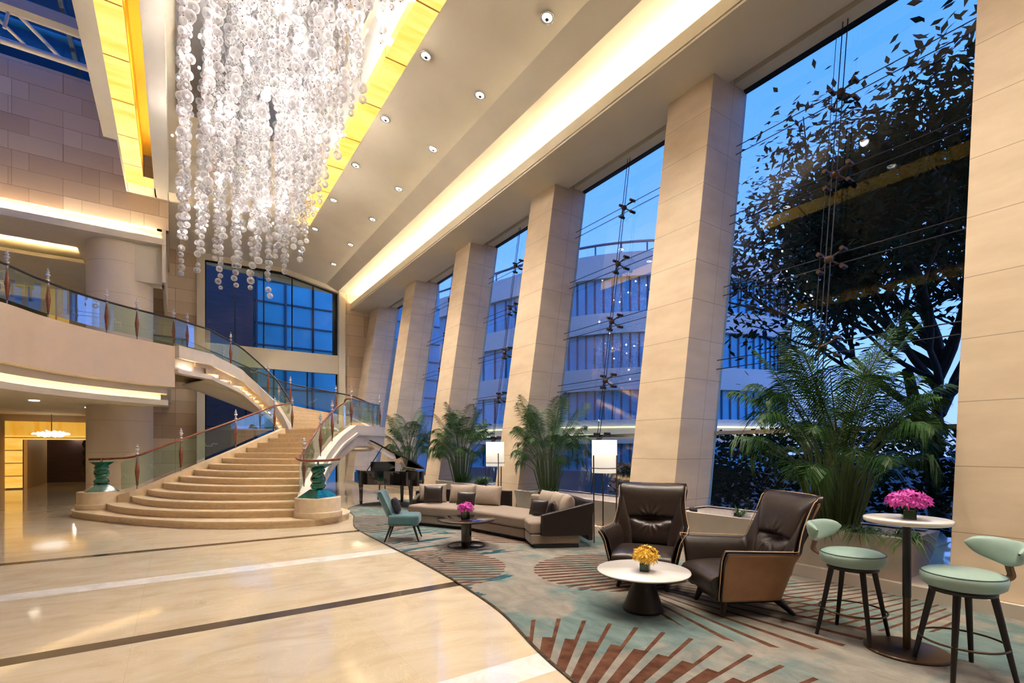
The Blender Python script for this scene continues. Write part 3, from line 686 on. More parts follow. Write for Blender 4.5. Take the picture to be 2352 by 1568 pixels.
bl=[(-1.1,15.5,.5)]+[(p[0]-.0,p[1],z) for p,z in zip(PL,ZL)][1:29]
def near(path,pts): return [min(range(len(path)),key=lambda i:(path[i][0]-a)**2+(path[i][1]-b)**2) for a,b in pts]
rail=[(-1.75,15.9,1.34),(-1.45,15.72,1.33),(-1.1,15.55,1.37)]+[(p[0],p[1],p[2]+.82) for p in bl[1:]]
balustrade(bl,near(bl,[(-.75,15.45),(.15,15.68),(1.5,16.6),(2.6,17.4)]),'balustrade with red wood handrail along the left side of the lower stairs',railmat='redwood',rail_pts=[tuple(p) for p in cat(rail[::2]+[(3.3,18.25,3.15)],3)])
br=[(p[0],p[1],z) for p,z in zip(PR2,ZR2)]
rr=[(2.95,11.0,1.38),(2.55,10.85,1.36),(2.2,11.05,1.36),(2.15,11.4,1.42)]+[(p[0],p[1],p[2]+.82) for p in br[2:]]
balustrade(br,near(br,[(2.45,12.1),(3.1,13.4),(3.6,14.1),(4.34,14.8),(5.8,16.6)]),'balustrade with dark red handrail along the right side of the lower stairs',railmat='redwood',rail_pts=[tuple(p) for p in cat([rr[0],rr[1],rr[2],rr[3]]+rr[5::3]+[rr[-2]],3)])
bi=[(p[0],p[1],z) for p,z in zip(PI2,ZI)]
balustrade(bi,near(bi,[(3.33,18.28),(2.7,19.05),(1.5,19.0),(.55,18.25)]),'inner balustrade of the upper stair flight with black handrail',railmat='black')
bo=[(p[0],p[1],z+.03) for p,z in zip(PO2,ZO)]
balustrade(bo,near(bo,[(5.88,17.6),(5.2,19.8),(3.7,21.05),(1.4,21.3),(-.9,20.7)]),'outer balustrade of the upper stair flight in front of the end window',railmat='black')
fz=[(x,y,4.6) for x,y in offset(fa,.05)]
balustrade(fz,near(fz,[(-5.4,11.1),(-2.88,14.3),(-2.43,15.3),(-1.5,16.5),(-.85,17.05),(-.01,17.6)]),'curved glass balustrade along the edge of the mezzanine',railmat='black')
# ------------------------------------------------------------------ downlights in the sloped ceiling
dl=None; zc=lambda x:10.29-.19*x
names=['nearest','second','third','fourth','fifth','sixth','seventh','eighth']
for row,(X0,ys_) in enumerate([(5.45,[-4.9,-2.5,-.1,2.2,4.56,6.91,9.25,11.6,13.95,16.3,18.8,21.2]),(4.16,[-2.5,-.1,2.2,4.5,6.85,9.2,11.52,13.87,16.22,18.73,21.17])]):
    cnt=0
    for y in ys_:
        if dl is None:
            dl=thing('downlight','x','downlight',(0,0,0),0,'downlights in the sloped ceiling')
            o=MB(); o.lathe([(.125,.0),(.13,-.01),(.115,-.02),(.095,-.018),(.085,-.004)],28); o.build('trim_ring','reflector',dl)
            o=MB(); o.lathe([(0,-.008),(.09,-.008)],24); o.build('lens','lens',dl)
            o=MB(); o.lathe([(0,-.016),(.034,-.014),(.036,-.009)],16,(.02,.03,0)); o.build('lamp','black',dl); r=dl; r.location=(X0,y,zc(X0)-.005)
        else: r=copy_tree(dl,(X0,y,zc(X0)-.005),0,'x')
        r.rotation_euler=(0,.188,0)
        vis=(y>6.5 if row==0 else y>9)
        if vis: cnt+=1
        r['label']=('%s recessed downlight from the top in the ceiling row nearer the %s'%(names[max(cnt-1,0)].replace('nearest','first'),'windows' if row==0 else 'onyx panels')) if vis else 'recessed ceiling downlight overhead outside the view'
        lightobj('downlight_lamp','SPOT',(X0,y,zc(X0)-.04),330,NEUT,.07,spot=1.75,blend=.8)
# ------------------------------------------------------------------ chandelier
bmI=bmesh.new(); bmesh.ops.create_icosphere(bmI,subdivisions=2,radius=1); SV=np.array([v.co[:] for v in bmI.verts]); SF=np.array([[v.index for v in f_.verts] for f_ in bmI.faces]); bmI.free()
bmI=bmesh.new(); bmesh.ops.create_icosphere(bmI,subdivisions=1,radius=1); TV=np.array([v.co[:] for v in bmI.verts]); TF=np.array([[v.index for v in f_.verts] for f_ in bmI.faces]); bmI.free()
def spheres(cs,rs,V=SV,F=SF):
    v=(V[None]*np.array(rs)[:,None,None]+np.array(cs)[:,None,:]).reshape(-1,3); f=(F[None]+(np.arange(len(cs))*len(V))[:,None,None]).reshape(-1,3); return v,f
def npmesh(name,parts,mats):
    vs=[];fs=[];mi=[];o=0
    for i,(v,f_) in enumerate(parts): vs.append(v); fs.append(f_+o); mi+= [i]*len(f_); o+=len(v)
    v=np.concatenate(vs); f_=np.concatenate(fs); me=bpy.data.meshes.new(name)
    me.vertices.add(len(v)); me.vertices.foreach_set('co',v.ravel().astype(np.float32)); me.loops.add(len(f_)*3); me.loops.foreach_set('vertex_index',f_.ravel().astype(np.int32))
    me.polygons.add(len(f_)); me.polygons.foreach_set('loop_start',np.arange(0,len(f_)*3,3,dtype=np.int32)); me.polygons.foreach_set('loop_total',np.full(len(f_),3,dtype=np.int32))
    for m_ in mats: me.materials.append(M[m_])
    me.polygons.foreach_set('material_index',np.array(mi,dtype=np.int32)); me.polygons.foreach_set('use_smooth',np.ones(len(f_),dtype=bool)); me.update(calc_edges=True); return me
chd=thing('crystal_chandelier','huge chandelier of hanging strands of clear glass bubbles with sparkling lamps','chandelier',(0,0,0))
o=MB(); o.b2(.0,3.4,7.0,16.4,10.84,10.9); o.build('ceiling_plate','steel',chd)
bulbs=[]; n=0; gx=[.16,.55,.98,1.42,1.85,2.28,2.72,3.12]; gy=[7.6+.76*i for i in range(12)]
for x0 in gx:
    for y0 in gy:
        x=x0+rng.uniform(-.06,.06); y=y0+rng.uniform(-.18,.18)
        dy=max(0,16-y); zb=6.2+(.85 if x>2.4 else 0)*min(1,(x-2.2)/.8)+1.15*(dy/3)**.62+rng.uniform(-.22,.22)
        z=zb; cs=[];rs=[]
        while z<10.55:
            r=rng.choice([.055,.07,.085,.105],p=[.22,.38,.3,.10]); z+=r; cs.append((rng.uniform(-.035,.035),rng.uniform(-.035,.035),z)); rs.append(r); z+=r*.95+(.02 if rng.random()<.9 else .15)
        side=[] # second column of small bubbles close by
        z=zb+rng.uniform(.4,.9)+(9 if x0<.7 and rng.random()<.6 else 0)
        ox,oy=rng.uniform(-.16,.16),rng.uniform(-.22,.22)
        while z<10.5:
            r=rng.choice([.045,.06,.075]); z+=r; cs.append((ox+rng.uniform(-.02,.02),oy,z)); rs.append(r); z+=r*1.05+.02
        v,f_=spheres(cs,rs); caps,cf=spheres([(c_[0],c_[1],c_[2]-r_*.97) for c_,r_ in zip(cs,rs)],[.012]*len(cs),TV,TF)
        wv=[];wf=[]
        wb=MB(); wb.tube([(0,0,zb),(0,0,10.85)],.005,3,caps=False); wq=np.array([[a,b,c_] for q in wb.f for a,b,c_ in ((q[0],q[1],q[2]),(q[0],q[2],q[3]))]); wvv=np.array([tuple(p) for p in wb.v])
        me=npmesh('strand',[(v,f_),(caps,cf),(wvv,wq)],['bubble','dark_steel','steel'])
        s_=bpy.data.objects.new('bead_strand',me); COL.objects.link(s_); s_.parent=chd; s_.location=(x,y,0); n+=1
        for q in range(2): bulbs.append((x+rng.uniform(-.2,.2),y+rng.uniform(-.25,.25),rng.uniform(zb+.2,min(zb+3.0,10.3))))
bm_=npmesh('bulb',[spheres([(0,0,0)],[.024],TV,TF)],['bulb'])
rng.shuffle(bulbs)
for i,b in enumerate(bulbs[:96]):
    q=bpy.data.objects.new('bulb',bm_); COL.objects.link(q); q.parent=chd; q.location=b
# ------------------------------------------------------------------ FURNITURE
def roundbox(mb,c,d,r=.03,mi=0,rz=0): mb.box(c,d,mi,rz)
# --- leather armchairs
def armchair(label,loc,rz):
    t=thing('leather_armchair',label,'armchair',loc,rz,'high back leather armchairs')
    # shell: u from left arm front round the back to right arm front (front = -y)
    def hwB(z): return .265+.155*max(0,min(1,(z-.58)/.52))**.85
    def shellpt(u,v,inset=0.0):
        a=abs(u); sg=1 if u>=0 else -1; ss=lambda t:t*t*(3-2*t)
        t=max(0,min(1,(a-.5)/.13)); q=min(1,a/.5); r=max(0,(a-.63)/.37)
        topB=1.145-.06*q**4; topA=.635+.03*r; top=topB+(topA-topB)*ss(t)**.7
        z=.16+(top-.16)*v
        xb=hwB(z)*math.sin(q*PI/2)**.9; yb=.30+.36*max(0,z-.15)-.11*(1-math.cos(q*PI/2))
        xa=.31+.02*r+.24*max(0,z-.2)+(max(0,v-.8)*.22); ya=.24+.22*max(0,z-.15)-(.62+.2*max(0,z-.15))*r
        if r>.8: ya+=.06*((r-.8)/.2)*(.5-z)
        x=sg*(xb+(xa-xb)*ss(t)); y=yb+(ya-yb)*ss(t)
        k=ss(min(1,q))*1.0
        return (x-sg*inset*k,y-inset*(1-.8*k),z)
    us=[-1+2*i/60 for i in range(61)]; vs_=[0,.12,.25,.38,.5,.62,.74,.85,.93,1.0]
    m=MB(); m.grid([[shellpt(u,v) for v in vs_] for u in us]); m.build('shell',['tan_leather','brown_leather'],t,solid=.035,sub=1,solid_off=1)
    # inner leather lining
    m=MB(); m.grid([[shellpt(u,v,.035) for v in vs_[:-1]+[.985]] for u in us]); m.build('lining','brown_leather',t,solid=.02,sub=1)
    m=MB(); edge=[shellpt(us[0],v) for v in vs_]+[shellpt(u,1.0) for u in us[1:]]+[shellpt(us[-1],v) for v in vs_[::-1]]
    edge=[(p[0]*1.01,p[1]-.008,p[2]+.012) for p in edge]; m.tube(cat(edge[::1],2),.005,6); m.build('piping','piping',t)
    # back cushion
    def bc(s,q,f):
        z=.38+.78*q; hw=hwB(z)+.018-.12*max(0,q-.86)
        e=max(0,(1-abs(s)**3.5)*(1-abs(2*q-1)**6)); x=s*hw; yb=.30+.36*max(0,z-.15)
        dx=(s*hw)/.13; dz=(q-.42)/.055; pin=.085*math.exp(-dz*dz-dx*dx*.6)
        rad=math.hypot(s*1.3,(q-.42)*2.6); ang=math.atan2((q-.42)*2.6,s*1.3)
        fold=.011*math.cos(ang*13+.6*math.sin(ang*3))*math.exp(-((rad-.33)/.24)**2)
        groove=.03*math.exp(-((q-.42-.03*(1-s*s))/.03)**2)
        y=yb-(.165*e**.42-pin*e-groove*e**.5+fold*e)-.07*abs(s)**2.5*max(0,q-.25) if f else yb-.01-.10*abs(s)**2
        return (x,y,z)
    m=MB(); S=[-1+2*i/56 for i in range(57)]; Q=[i/56 for i in range(57)]
    m.grid([[bc(s,q,1) for q in Q] for s in S]); m.grid([[bc(s,q,0) for q in Q] for s in S][::-1]); m.build('back_cushion','brown_leather',t,sub=0,bevel=0,solid=0)
    # seat cushion: bulging waterfall
    def sec(x):
        e=(1-abs(x/.34)**4); e=max(e,0)**.35; T=.435; pts=[(.26,.30),(.26,T),(.0,T+.015*e),(-.25,T+.01*e),(-.40,T-.01),(-.455,T-.06),(-.46,T-.13),(-.40,.20),(-.30,.15),(.2,.15)]
        return [(x,y*(.97+.03*e),.28+(z-.28)*(.82+.18*e)) for y,z in pts]
    m=MB(); xs=[-.335,-.33,-.3,-.22,-.1,0,.1,.22,.3,.33,.335]; R=[sec(x)+[sec(x)[0]] for x in xs]; m.grid(R); 
    m.add(sec(xs[0]),[tuple(range(10))]); m.add(sec(xs[-1]),[tuple(range(10))[::-1]]); m.build('seat_cushion','brown_leather',t,sub=2)
    m=MB(); m.prism([(-.26,-.3),(.26,-.3),(.24,.28),(-.24,.28)],.115,.165); m.build('base_frame','dark_wood',t,bevel=.01)
    for sx,sy in((-1,-1),(1,-1),(-1,1),(1,1)):
        m=MB(); x,y=sx*.24,sy*.26; dx,dy=sx*.04,(.16 if sy>0 else -.05)
        m.tube([(x,y,.15),(x+dx,y+dy,0)],.03,8,rr=[.04,.02]); m.build('leg','dark_wood',t)
    return t
ac=armchair('brown leather high back armchair turned sideways, its tan outer shell showing',(4.73,2.88,.012),-PI/2-.52+PI/1 if False else 0)
def face(dx,dy): return math.atan2(dy,dx)+PI/2   # local -y points to (dx,dy)
ac.rotation_euler[2]=face(-.87,.49)
ac2=copy_tree(ac,(4.68,4.02,.012),face(-.84,-.54),'brown leather high back armchair facing the camera behind the white coffee table')
# --- bar stools
def barstool(label,loc,rz):
    t=thing('bar_stool',label,'bar stool',loc,rz,'mint bar stools')
    m=MB(); m.lathe([(0,.62),(.21,.62),(.235,.64),(.245,.68),(.24,.715),(.225,.722),(.20,.735),(.1,.745),(0,.748)],40); m.build('seat','mint',t)
    m=MB(); m.tube([(.236*cos(a),.236*sin(a),.718) for a in [2*PI*i/40 for i in range(41)]],.005,5); m.build('piping','mint_dark',t)
    m=MB(); m.lathe([(0,.585),(.19,.585),(.19,.62),(0,.62)],32); m.build('seat_ring','dark_wood',t)
    for sx in(-1,1):
        for sy in(-1,1):
            m=MB(); m.tube([(sx*.115,sy*.115,.6),(sx*.20,sy*.20,0)],.02,8,rr=[.024,.015]); m.build('leg','dark_wood',t)
    m=MB(); R=.245; m.tube([(R*cos(a),R*sin(a),.235) for a in [2*PI*i/48 for i in range(49)]],.008,6); m.build('foot_ring','bronze',t)
    # back bracket (back is +y)
    m=MB()
    P=[(.235,.66),(.30,.70),(.285,.80),(.33,.95)]
    P=[(p.x,p.y) for p in cat([(a,b,0) for a,b in P],5)]
    for (a,b),(c_,d) in zip(P[:-1],P[1:]): m.add([(sx_*.022,y_,z_) for sx_ in(-1,1) for y_,z_ in((a,b),(a+.03,b),(c_+.03,d),(c_,d))],[(0,1,2,3),(7,6,5,4),(0,4,5,1),(1,5,6,2),(2,6,7,3),(3,7,4,0)])
    m.build('back_bracket','walnut',t,bevel=.003)
    # crescent back pad
    def bp(u,v,f):
        a=u*1.02; R_=.27; wv=(1-abs(u)**1.7)*.5+.5*(1-abs(u)**6); hh=.092*max(wv,.02)**.75
        z=.895-.03*(1-abs(u))+hh*v*(1 if v>0 else 1.15); th=.035*(1-abs(v)**2.5)**.5*max(.05,(1-abs(u)**4))**.5
        r=R_+(z-.85)*.22+(th if f else -th); return (r*sin(a)*1.0,r*cos(a)+.03,z+.01)
    m=MB(); U=[-1+2*i/24 for i in range(25)]; V=[-1+2*i/10 for i in range(11)]
    m.grid([[bp(u,v,1) for v in V] for u in U]); m.grid([[bp(u,v,0) for v in V] for u in U][::-1]); m.build('backrest','mint',t,sub=1)
    return t
bs=barstool('mint green bar stool left of the tall table, its back to the planter',(4.82,1.88,.012),0); bs.rotation_euler[2]=face(.02,-1)
bs2=copy_tree(bs,(4.70,1.13,.012),0,'nearest mint green bar stool at the bottom right corner, facing the tall table'); bs2.rotation_euler[2]=face(-.70,.62)
# --- tables
t=thing('bar_table','tall round bar table with white marble top between the mint stools','table',(4.83,1.50,.012))
m=MB(); m.lathe([(0,1.022),(.27,1.022),(.285,1.03),(.288,1.055),(.283,1.06),(0,1.06)],64); m.build('table_top','white_top',t)
m=MB(); m.tube([(0,0,.43),(0,0,1.03)],.029,20); m.build('upper_pole','black',t); m=MB(); m.tube([(0,0,.02),(0,0,.45)],.026,20); m.build('lower_pole','bronze',t)
m=MB(); m.lathe([(0,0),(.285,0),(.285,.012),(.27,.02),(0,.028)],56); m.build('base','bronze',t)
t=thing('coffee_table','low round coffee table with white marble top and dark cone base','table',(3.87,3.36,.012))
m=MB(); m.lathe([(0,.385),(.448,.385),(.455,.392),(.452,.402),(0,.402)],72); m.build('table_top','white_top',t)
m=MB(); m.lathe([(0,.365),(.40,.368),(.445,.378),(.45,.386),(0,.386)],72); m.build('underside','cone',t)
m=MB(); m.lathe([(0,0),(.19,0),(.20,.012),(.195,.03),(.085,.33),(.085,.37),(0,.37)],48); m.build('cone_base','cone',t)
t=thing('pedestal_table','dark glossy round pedestal table in front of the sofa','table',(3.98,7.2,.012))
m=MB(); m.lathe([(0,.42),(.47,.42),(.48,.428),(.48,.442),(.47,.45),(0,.45)],64); m.build('table_top','espresso',t)
m=MB(); m.tube([(0,0,.02),(0,0,.425)],.085,24); m.build('column','espresso',t); m=MB(); m.lathe([(0,0),(.315,0),(.315,.015),(.30,.025),(0,.03)],56); m.build('base','espresso',t)
# --- flowers in cube vases
def flowers(loc,s,petal,label,n=150,spread=(.15,.1)):
    t=thing('flower_vase',label,'flowers',loc,.5)
    m=MB(); w_=.042*s/1.0; hh=.085*s
    for a,b in(((-w_,-w_),(w_,-w_)),((w_,-w_),(w_,w_)),((w_,w_),(-w_,w_)),((-w_,w_),(-w_,-w_))): m.add([(a[0],a[1],0),(b[0],b[1],0),(b[0],b[1],hh),(a[0],a[1],hh)],[(0,1,2,3)])
    m.b2(-w_,w_,-w_,w_,0,.008); m.build('vase','vase_glass',t,solid=.003)
    m=MB(); m.b2(-w_*.88,w_*.88,-w_*.88,w_*.88,.010,hh*.8)
    for i in range(24):
        a=random.random()*6.28; m.tube([(random.uniform(-.7,.7)*w_,random.uniform(-.7,.7)*w_,.01),(cos(a)*.06*s,sin(a)*.06*s,hh+.05*s)],.0022,4)
    m.build('stems','stem',t)
    m=MB()
    for i in range(n):
        u=random.uniform(-.35,1); a=random.random()*2*PI; q=math.sqrt(max(0,1-u*u)); rr_=random.uniform(.5,1.12)
        c0=Vector((q*cos(a)*spread[0]*s*rr_,q*sin(a)*spread[0]*s*rr_,hh+.055*s+u*spread[1]*s*rr_)); nrm=Vector((q*cos(a),q*sin(a),u+.2)).normalized(); R=nrm.to_track_quat('Z','Y').to_matrix()
        for k in range(5):
            b=2*PI*k/5+random.random(); L=.033*s*random.uniform(.7,1.5); d=Vector((cos(b),sin(b),.35)); e=Vector((-sin(b),cos(b),0))
            m.add([c0,c0+R@(d*L*.55+e*L*.18),c0+R@(d*L),c0+R@(d*L*.55-e*L*.18)],[(0,1,2,3)])
    m.build('blossoms',petal,t)
flowers((4.77,1.47,1.073),1.0,'magenta','magenta orchid bunch in a square glass vase on the tall bar table',260,(.125,.075))
flowers((3.84,3.31,.414),1.05,'yellow','yellow orchid bunch in a square glass vase on the white coffee table',230,(.105,.085))
flowers((3.95,7.17,.462),1.25,'magenta','small magenta flower bunch in a dark vase on the dark pedestal table',160,(.09,.065))
# --- floor lamps
def floor_lamp(loc,rz,label):
    t=thing('floor_lamp',label,'floor lamp',loc,rz,'white drum floor lamps')
    m=MB(); m.lathe([(.205,1.2),(.212,1.2),(.212,1.76),(.205,1.76),(.205,1.2)],40); m.build('lamp_shade','shade',t)
    m=MB(); m.lathe([(0,1.21),(.2,1.21)],32); m.build('diffuser','shade',t)
    for a in (0,2.09,4.19):
        m=MB(); x,y=.225*cos(a),.225*sin(a); m.tube([(x*.95,y*.95,0),(x,y,1.5)],.011,8); m.build('leg','bronze',t)
    m=MB(); m.tube([(.225*cos(a),.225*sin(a),1.28) for a in [2*PI*i/36 for i in range(37)]],.008,6)
    for a in (0,2.09,4.19): m.tube([(0,0,1.28),(.225*cos(a),.225*sin(a),1.28)],.006,6)
    m.build('ring','bronze',t)
    return t
fl1=floor_lamp((6.1,6.15,.0),.9,'floor lamp with white drum shade just behind the front armchair, beside the second pier')
fl2=copy_tree(fl1,(6.15,9.75,.0),.3,'floor lamp with white drum shade behind the sofa, partly behind palm leaves')
for p in ((6.1,6.15,1.35),(6.15,9.75,1.35)): lightobj('lamp_bulb','POINT',p,5,NEUT,.12)
# --- teal chair
t=thing('side_chair','teal velvet side chair with splayed dark legs left of the dark round table','chair',(3.33,8.3,.012),face(.87,-.49))
def tealback(s,q,f):
    z=.36+.52*q; hw=.25+.03*q-.04*math.exp(-((q-.25)/.2)**2); e=(1-abs(s)**6)*(1-abs(2*q-1)**8)
    y=.22+.22*q-.09*abs(s)**2.5; th=.045*max(e,0)**.4
    return (s*hw,y+(th if f else -th),z)
m=MB(); S=[-1+2*i/16 for i in range(17)]; Q=[i/14 for i in range(15)]
m.grid([[tealback(s,q,1) for q in Q] for s in S]); m.grid([[tealback(s,q,0) for q in Q] for s in S][::-1]); m.build('backrest','teal_velvet',t,sub=1)
m=MB(); m.prism([(-.23,-.29),(.23,-.29),(.27,-.22),(.26,.24),(-.26,.24),(-.27,-.22)],.27,.46); m.build('seat','teal_velvet',t,bevel=.05,segs=4)
for sx in(-1,1):
    for sy in(-1,1):
        m=MB(); m.tube([(sx*.19,sy*.19,.28),(sx*.26,sy*.29,0)],.02,8,rr=[.024,.012]); m.build('leg','black',t)
# --- pillows
def pillow_mesh(w_,h_,th,mt):
    m=MB(); N=14
    def P(i,j,sg):
        u=-1+2*i/N; v=-1+2*j/N; k=1-.07*(1-abs(u))*0
        e=max(0,(1-abs(u)**2.6)*(1-abs(v)**2.6))**.55; px=u*(1-.06*(1-v*v)); pz=v*(1-.06*(1-u*u))
        return (px*w_/2,sg*e*th/2,pz*h_/2+h_/2)
    m.grid([[P(i,j,1) for j in range(N+1)] for i in range(N+1)]); m.grid([[P(i,j,-1) for j in range(N+1)] for i in range(N+1)][::-1]); return m
# --- sofa (curved sectional)
SF_=[(4.05,9.75),(4.62,8.5),(4.93,7.6),(4.93,6.95),(4.70,6.45)]
so=thing('sectional_sofa','large curved beige sectional sofa with dark brown outer shell','sofa',(0,0,.012))
F=[(4.05,9.85),(4.72,8.45),(4.95,6.9),(4.72,6.42)]; B=[(5.05,10.35),(5.85,8.75),(6.0,7.2),(5.45,6.02)]
def quadpoly(i,a=0,b=1,f0=0,f1=1):
    def L(p,q,t): return (p[0]+(q[0]-p[0])*t,p[1]+(q[1]-p[1])*t)
    A=[L(F[i],F[i+1],a),L(F[i],F[i+1],b)]; C=[L(B[i],B[i+1],a),L(B[i],B[i+1],b)]
    return [L(A[0],C[0],f0),L(A[1],C[1],f0),L(A[1],C[1],f1),L(A[0],C[0],f1)]
for i in range(3):
    m=MB(); m.prism(quadpoly(i,0,1,.08,.95),0,.06); m.build('plinth','black',so)
    m=MB(); m.prism(quadpoly(i,.004,.996,.0,.98),.06,.22); m.build('base','sofa_fabric',so,bevel=.02)
    m=MB(); m.prism(quadpoly(i,.004,.996,-.02,.86),.225,.42); m.build('seat_cushion','sofa_fabric',so,bevel=.045,segs=4)
bs_=[(p.x,p.y) for p in cat([(4.45,10.25,0),(5.05,10.35,0),(5.6,9.5,0),(5.9,8.75,0)],5)]
m=MB(); ribbon(bs_,lambda i:.10,lambda i:.66+.04*(i/len(bs_)),-.0,.09,0,m); m.build('back_shell','sofa_shell',so,bevel=.02)
bs2_=[(5.98,7.9),(6.05,7.2),(5.85,6.6),(5.58,6.0)]; m=MB(); ribbon(bs2_,lambda i:.10,lambda i:.74,-.0,.09,0,m); m.build('back_shell','sofa_shell',so,bevel=.02)
m=MB(); bk=[(5.95,7.95),(6.0,7.2),(5.8,6.65)]; ribbon(bk,lambda i:.40,lambda i:.70,-.12,.0,0,m); m.build('back_pad','cushion_fabric',so,bevel=.04,segs=3)
# arm at the right end: sloping shell
a0=Vector((4.86,6.33,0)); a1v=Vector((5.60,5.98,0)); dv=(a1v-a0).normalized(); nv=Vector((dv.y,-dv.x,0))
m=MB(); V=[]; 
for off in(-.03,.07):
    for p,z in((a0,.20),(a1v,.20),(a1v+dv*.06,.74),(a0,.54)): V.append(p+nv*off+Vector((0,0,z)))
m.add(V,[(0,1,2,3),(7,6,5,4),(0,4,5,1),(1,5,6,2),(2,6,7,3),(3,7,4,0)]); m.build('armrest','sofa_shell',so,bevel=.02,segs=3)
a0=Vector((4.2,9.95,0)); a1v=Vector((4.55,10.3,0)); m=MB(); ribbon([(4.28,9.98),(4.5,10.2),(4.62,10.33)],lambda i:.1,lambda i:[.5,.6,.66][i],0,.09,0,m); m.build('armrest','sofa_shell',so,bevel=.02)
def cushion(w_,h_,th,mt,x,y,z,yaw,tilt,name,label,catg,group=None,child=None):
    o=pillow_mesh(w_,h_,th,mt).build(name,mt,sub=1); o.location=(x,y,z); o.rotation_euler=(tilt,0,yaw)
    if child is not None: o.parent=child
    else: tag(o,label,catg,group)
    return o
def yawto(dx,dy): return math.atan2(dy,dx)+PI/2
T=-.22
for x,y,d in((4.68,10.0,(-.55,-.8)),(5.12,9.45,(-.75,-.62)),(5.38,8.85,(-.85,-.5))):
    cushion(.66,.44,.24,'cushion_fabric',x,y,.40,yawto(*d),T,'back_cushion','','',None,so)
for x,y,d in((5.62,7.15,(-1,.05)),(5.55,6.78,(-.95,.3)),(5.42,6.42,(-.8,.55))):
    cushion(.58,.45,.25,'cushion_fabric',x,y,.40,yawto(*d),T,'back_cushion','','',None,so)
cushion(.44,.40,.16,'pillow_leather',4.55,9.72,.435,yawto(-.6,-.8),T-.08,'throw_pillow','dark brown leather pillow at the left end of the sofa','pillow','dark leather pillows')
cushion(.44,.30,.15,'pillow_leather',4.95,9.0,.435,yawto(-.78,-.62),T-.08,'throw_pillow','dark brown leather pillow in the middle of the long side of the sofa','pillow','dark leather pillows')
cushion(.40,.30,.15,'pillow_leather',5.28,6.98,.435,yawto(-.9,-.25),T-.08,'throw_pillow','shiny dark leather pillow on the right section of the sofa','pillow','dark leather pillows')
cushion(.40,.30,.15,'pillow_leather',5.25,6.62,.435,yawto(-.7,.7),T-.08,'throw_pillow','dark leather pillow leaning towards the sofa arm at right, seen almost edge on','pillow','dark leather pillows')
cushion(.34,.30,.14,'pillow_leather',3.27,8.35,.475,yawto(.87,-.49),-.38,'throw_pillow','dark brown pillow on the teal side chair','pillow')
# --- grand piano
pn=thing('grand_piano','glossy black grand piano with its lid raised, beside the stairs','piano',(4.85,13.0,.0))
vd=Vector((.29,.957,0)).normalized(); rt=Vector((vd.y,-vd.x,0))  # away from the viewer / to the right
pn.rotation_euler[2]=math.atan2(rt.y,rt.x)+.16
OUTL=[(.72,1.3),(.72,-.55),(.64,-.78),(.45,-.86),(.27,-.78),(.12,-.45),(-.12,-.05),(-.42,.12),(-.62,.3),(-.72,.6),(-.72,1.3)]
ol=[(p.x,p.y) for p in cat([(a,b,0) for a,b in OUTL],4)]
m=MB(); m.prism(ol,.62,1.0); m.build('body','piano',pn,bevel=.012)
m=MB(); m.b2(-.72,.72,1.3,1.5,.62,.82); m.b2(-.72,-.66,1.3,1.5,.82,.92); m.b2(.66,.72,1.3,1.5,.82,.92); m.build('key_bed','piano',pn)
m=MB(); m.b2(-.64,.64,1.32,1.47,.825,.85); m.build('keyboard',mat('ivory',(.8,.78,.7,1),.3),pn)
m=MB(); m.b2(-.35,.35,1.0,1.03,1.0,1.22); m.build('music_desk','piano',pn)
th=math.radians(33); m=MB(); LV=[]
lidp=[(x,y) for x,y in ol]
vs=[( .72-(.72-x)*cos(th), y, 1.03+(.72-x)*sin(th)) for x,y in lidp]; vs2=[(a+.02,b,c_+.035) for a,b,c_ in vs]; n=len(vs)
m.add(vs+vs2,[tuple(range(n)),tuple(range(n,2*n))[::-1]]+[(i,(i+1)%n,n+(i+1)%n,n+i) for i in range(n)]); m.build('lid','piano',pn)
m=MB(); m.tube([(-.55,.5,.98),(.72-1.05*cos(th),.45,1.03+1.05*sin(th))],.012,8); m.build('lid_prop','piano',pn)
for x,y in((.58,1.1),(-.6,1.1),(.42,-.5)):
    m=MB(); m.lathe([(.05,.08),(.045,.12),(.06,.5),(.075,.62)],8,(x,y,0),smooth=False); m.lathe([(0,0),(.035,.0),(.04,.04),(.035,.08),(0,.08)],10,(x,y,0),0); m.build('leg','piano',pn)
m=MB(); m.b2(-.14,.14,1.05,1.15,.12,.2); m.tube([(-.08,1.1,.2),(-.08,1.1,.64)],.015,6); m.tube([(.08,1.1,.2),(.08,1.1,.64)],.015,6); m.build('pedal_lyre','piano',pn)
# ------------------------------------------------------------------ planters
bays=[(2.02,5.15,'long low cream stone planter behind the armchairs and stools'),(6.22,9.55,'cream stone planter between the second and third piers, behind the sofa'),(10.65,13.8,'cream stone planter behind the left end of the sofa'),(14.9,18.2,'cream stone planter behind the piano')]
for a,b,lb in bays:
    t=thing('planter',lb,'planter',(0,0,.15),0,'stone planters')
    m=MB(); x0,x1=6.58,7.45
    m.add([(x0+.06,a+.09,0),(x1,a+.09,0),(x1,b-.03,0),(x0+.06,b-.03,0),(x0-.03,a,.49),(x1+.1,a,.49),(x1+.1,b,.49),(x0-.03,b,.49),(x0+.05,a+.08,.49),(x1,a+.08,.49),(x1,b-.08,.49),(x0+.05,b-.08,.49)],
      [(3,2,1,0),(0,1,5,4),(1,2,6,5),(2,3,7,6),(3,0,4,7),(4,5,9,8),(5,6,10,9),(6,7,11,10),(7,4,8,11)]); m.build('trough','planter',t)
    m=MB(); m.quad((x0+.04,a+.07,.47),(x1,a+.07,.47),(x1,b-.07,.47),(x0+.04,b-.07,.47)); m.build('pebble_bed','soil',t)
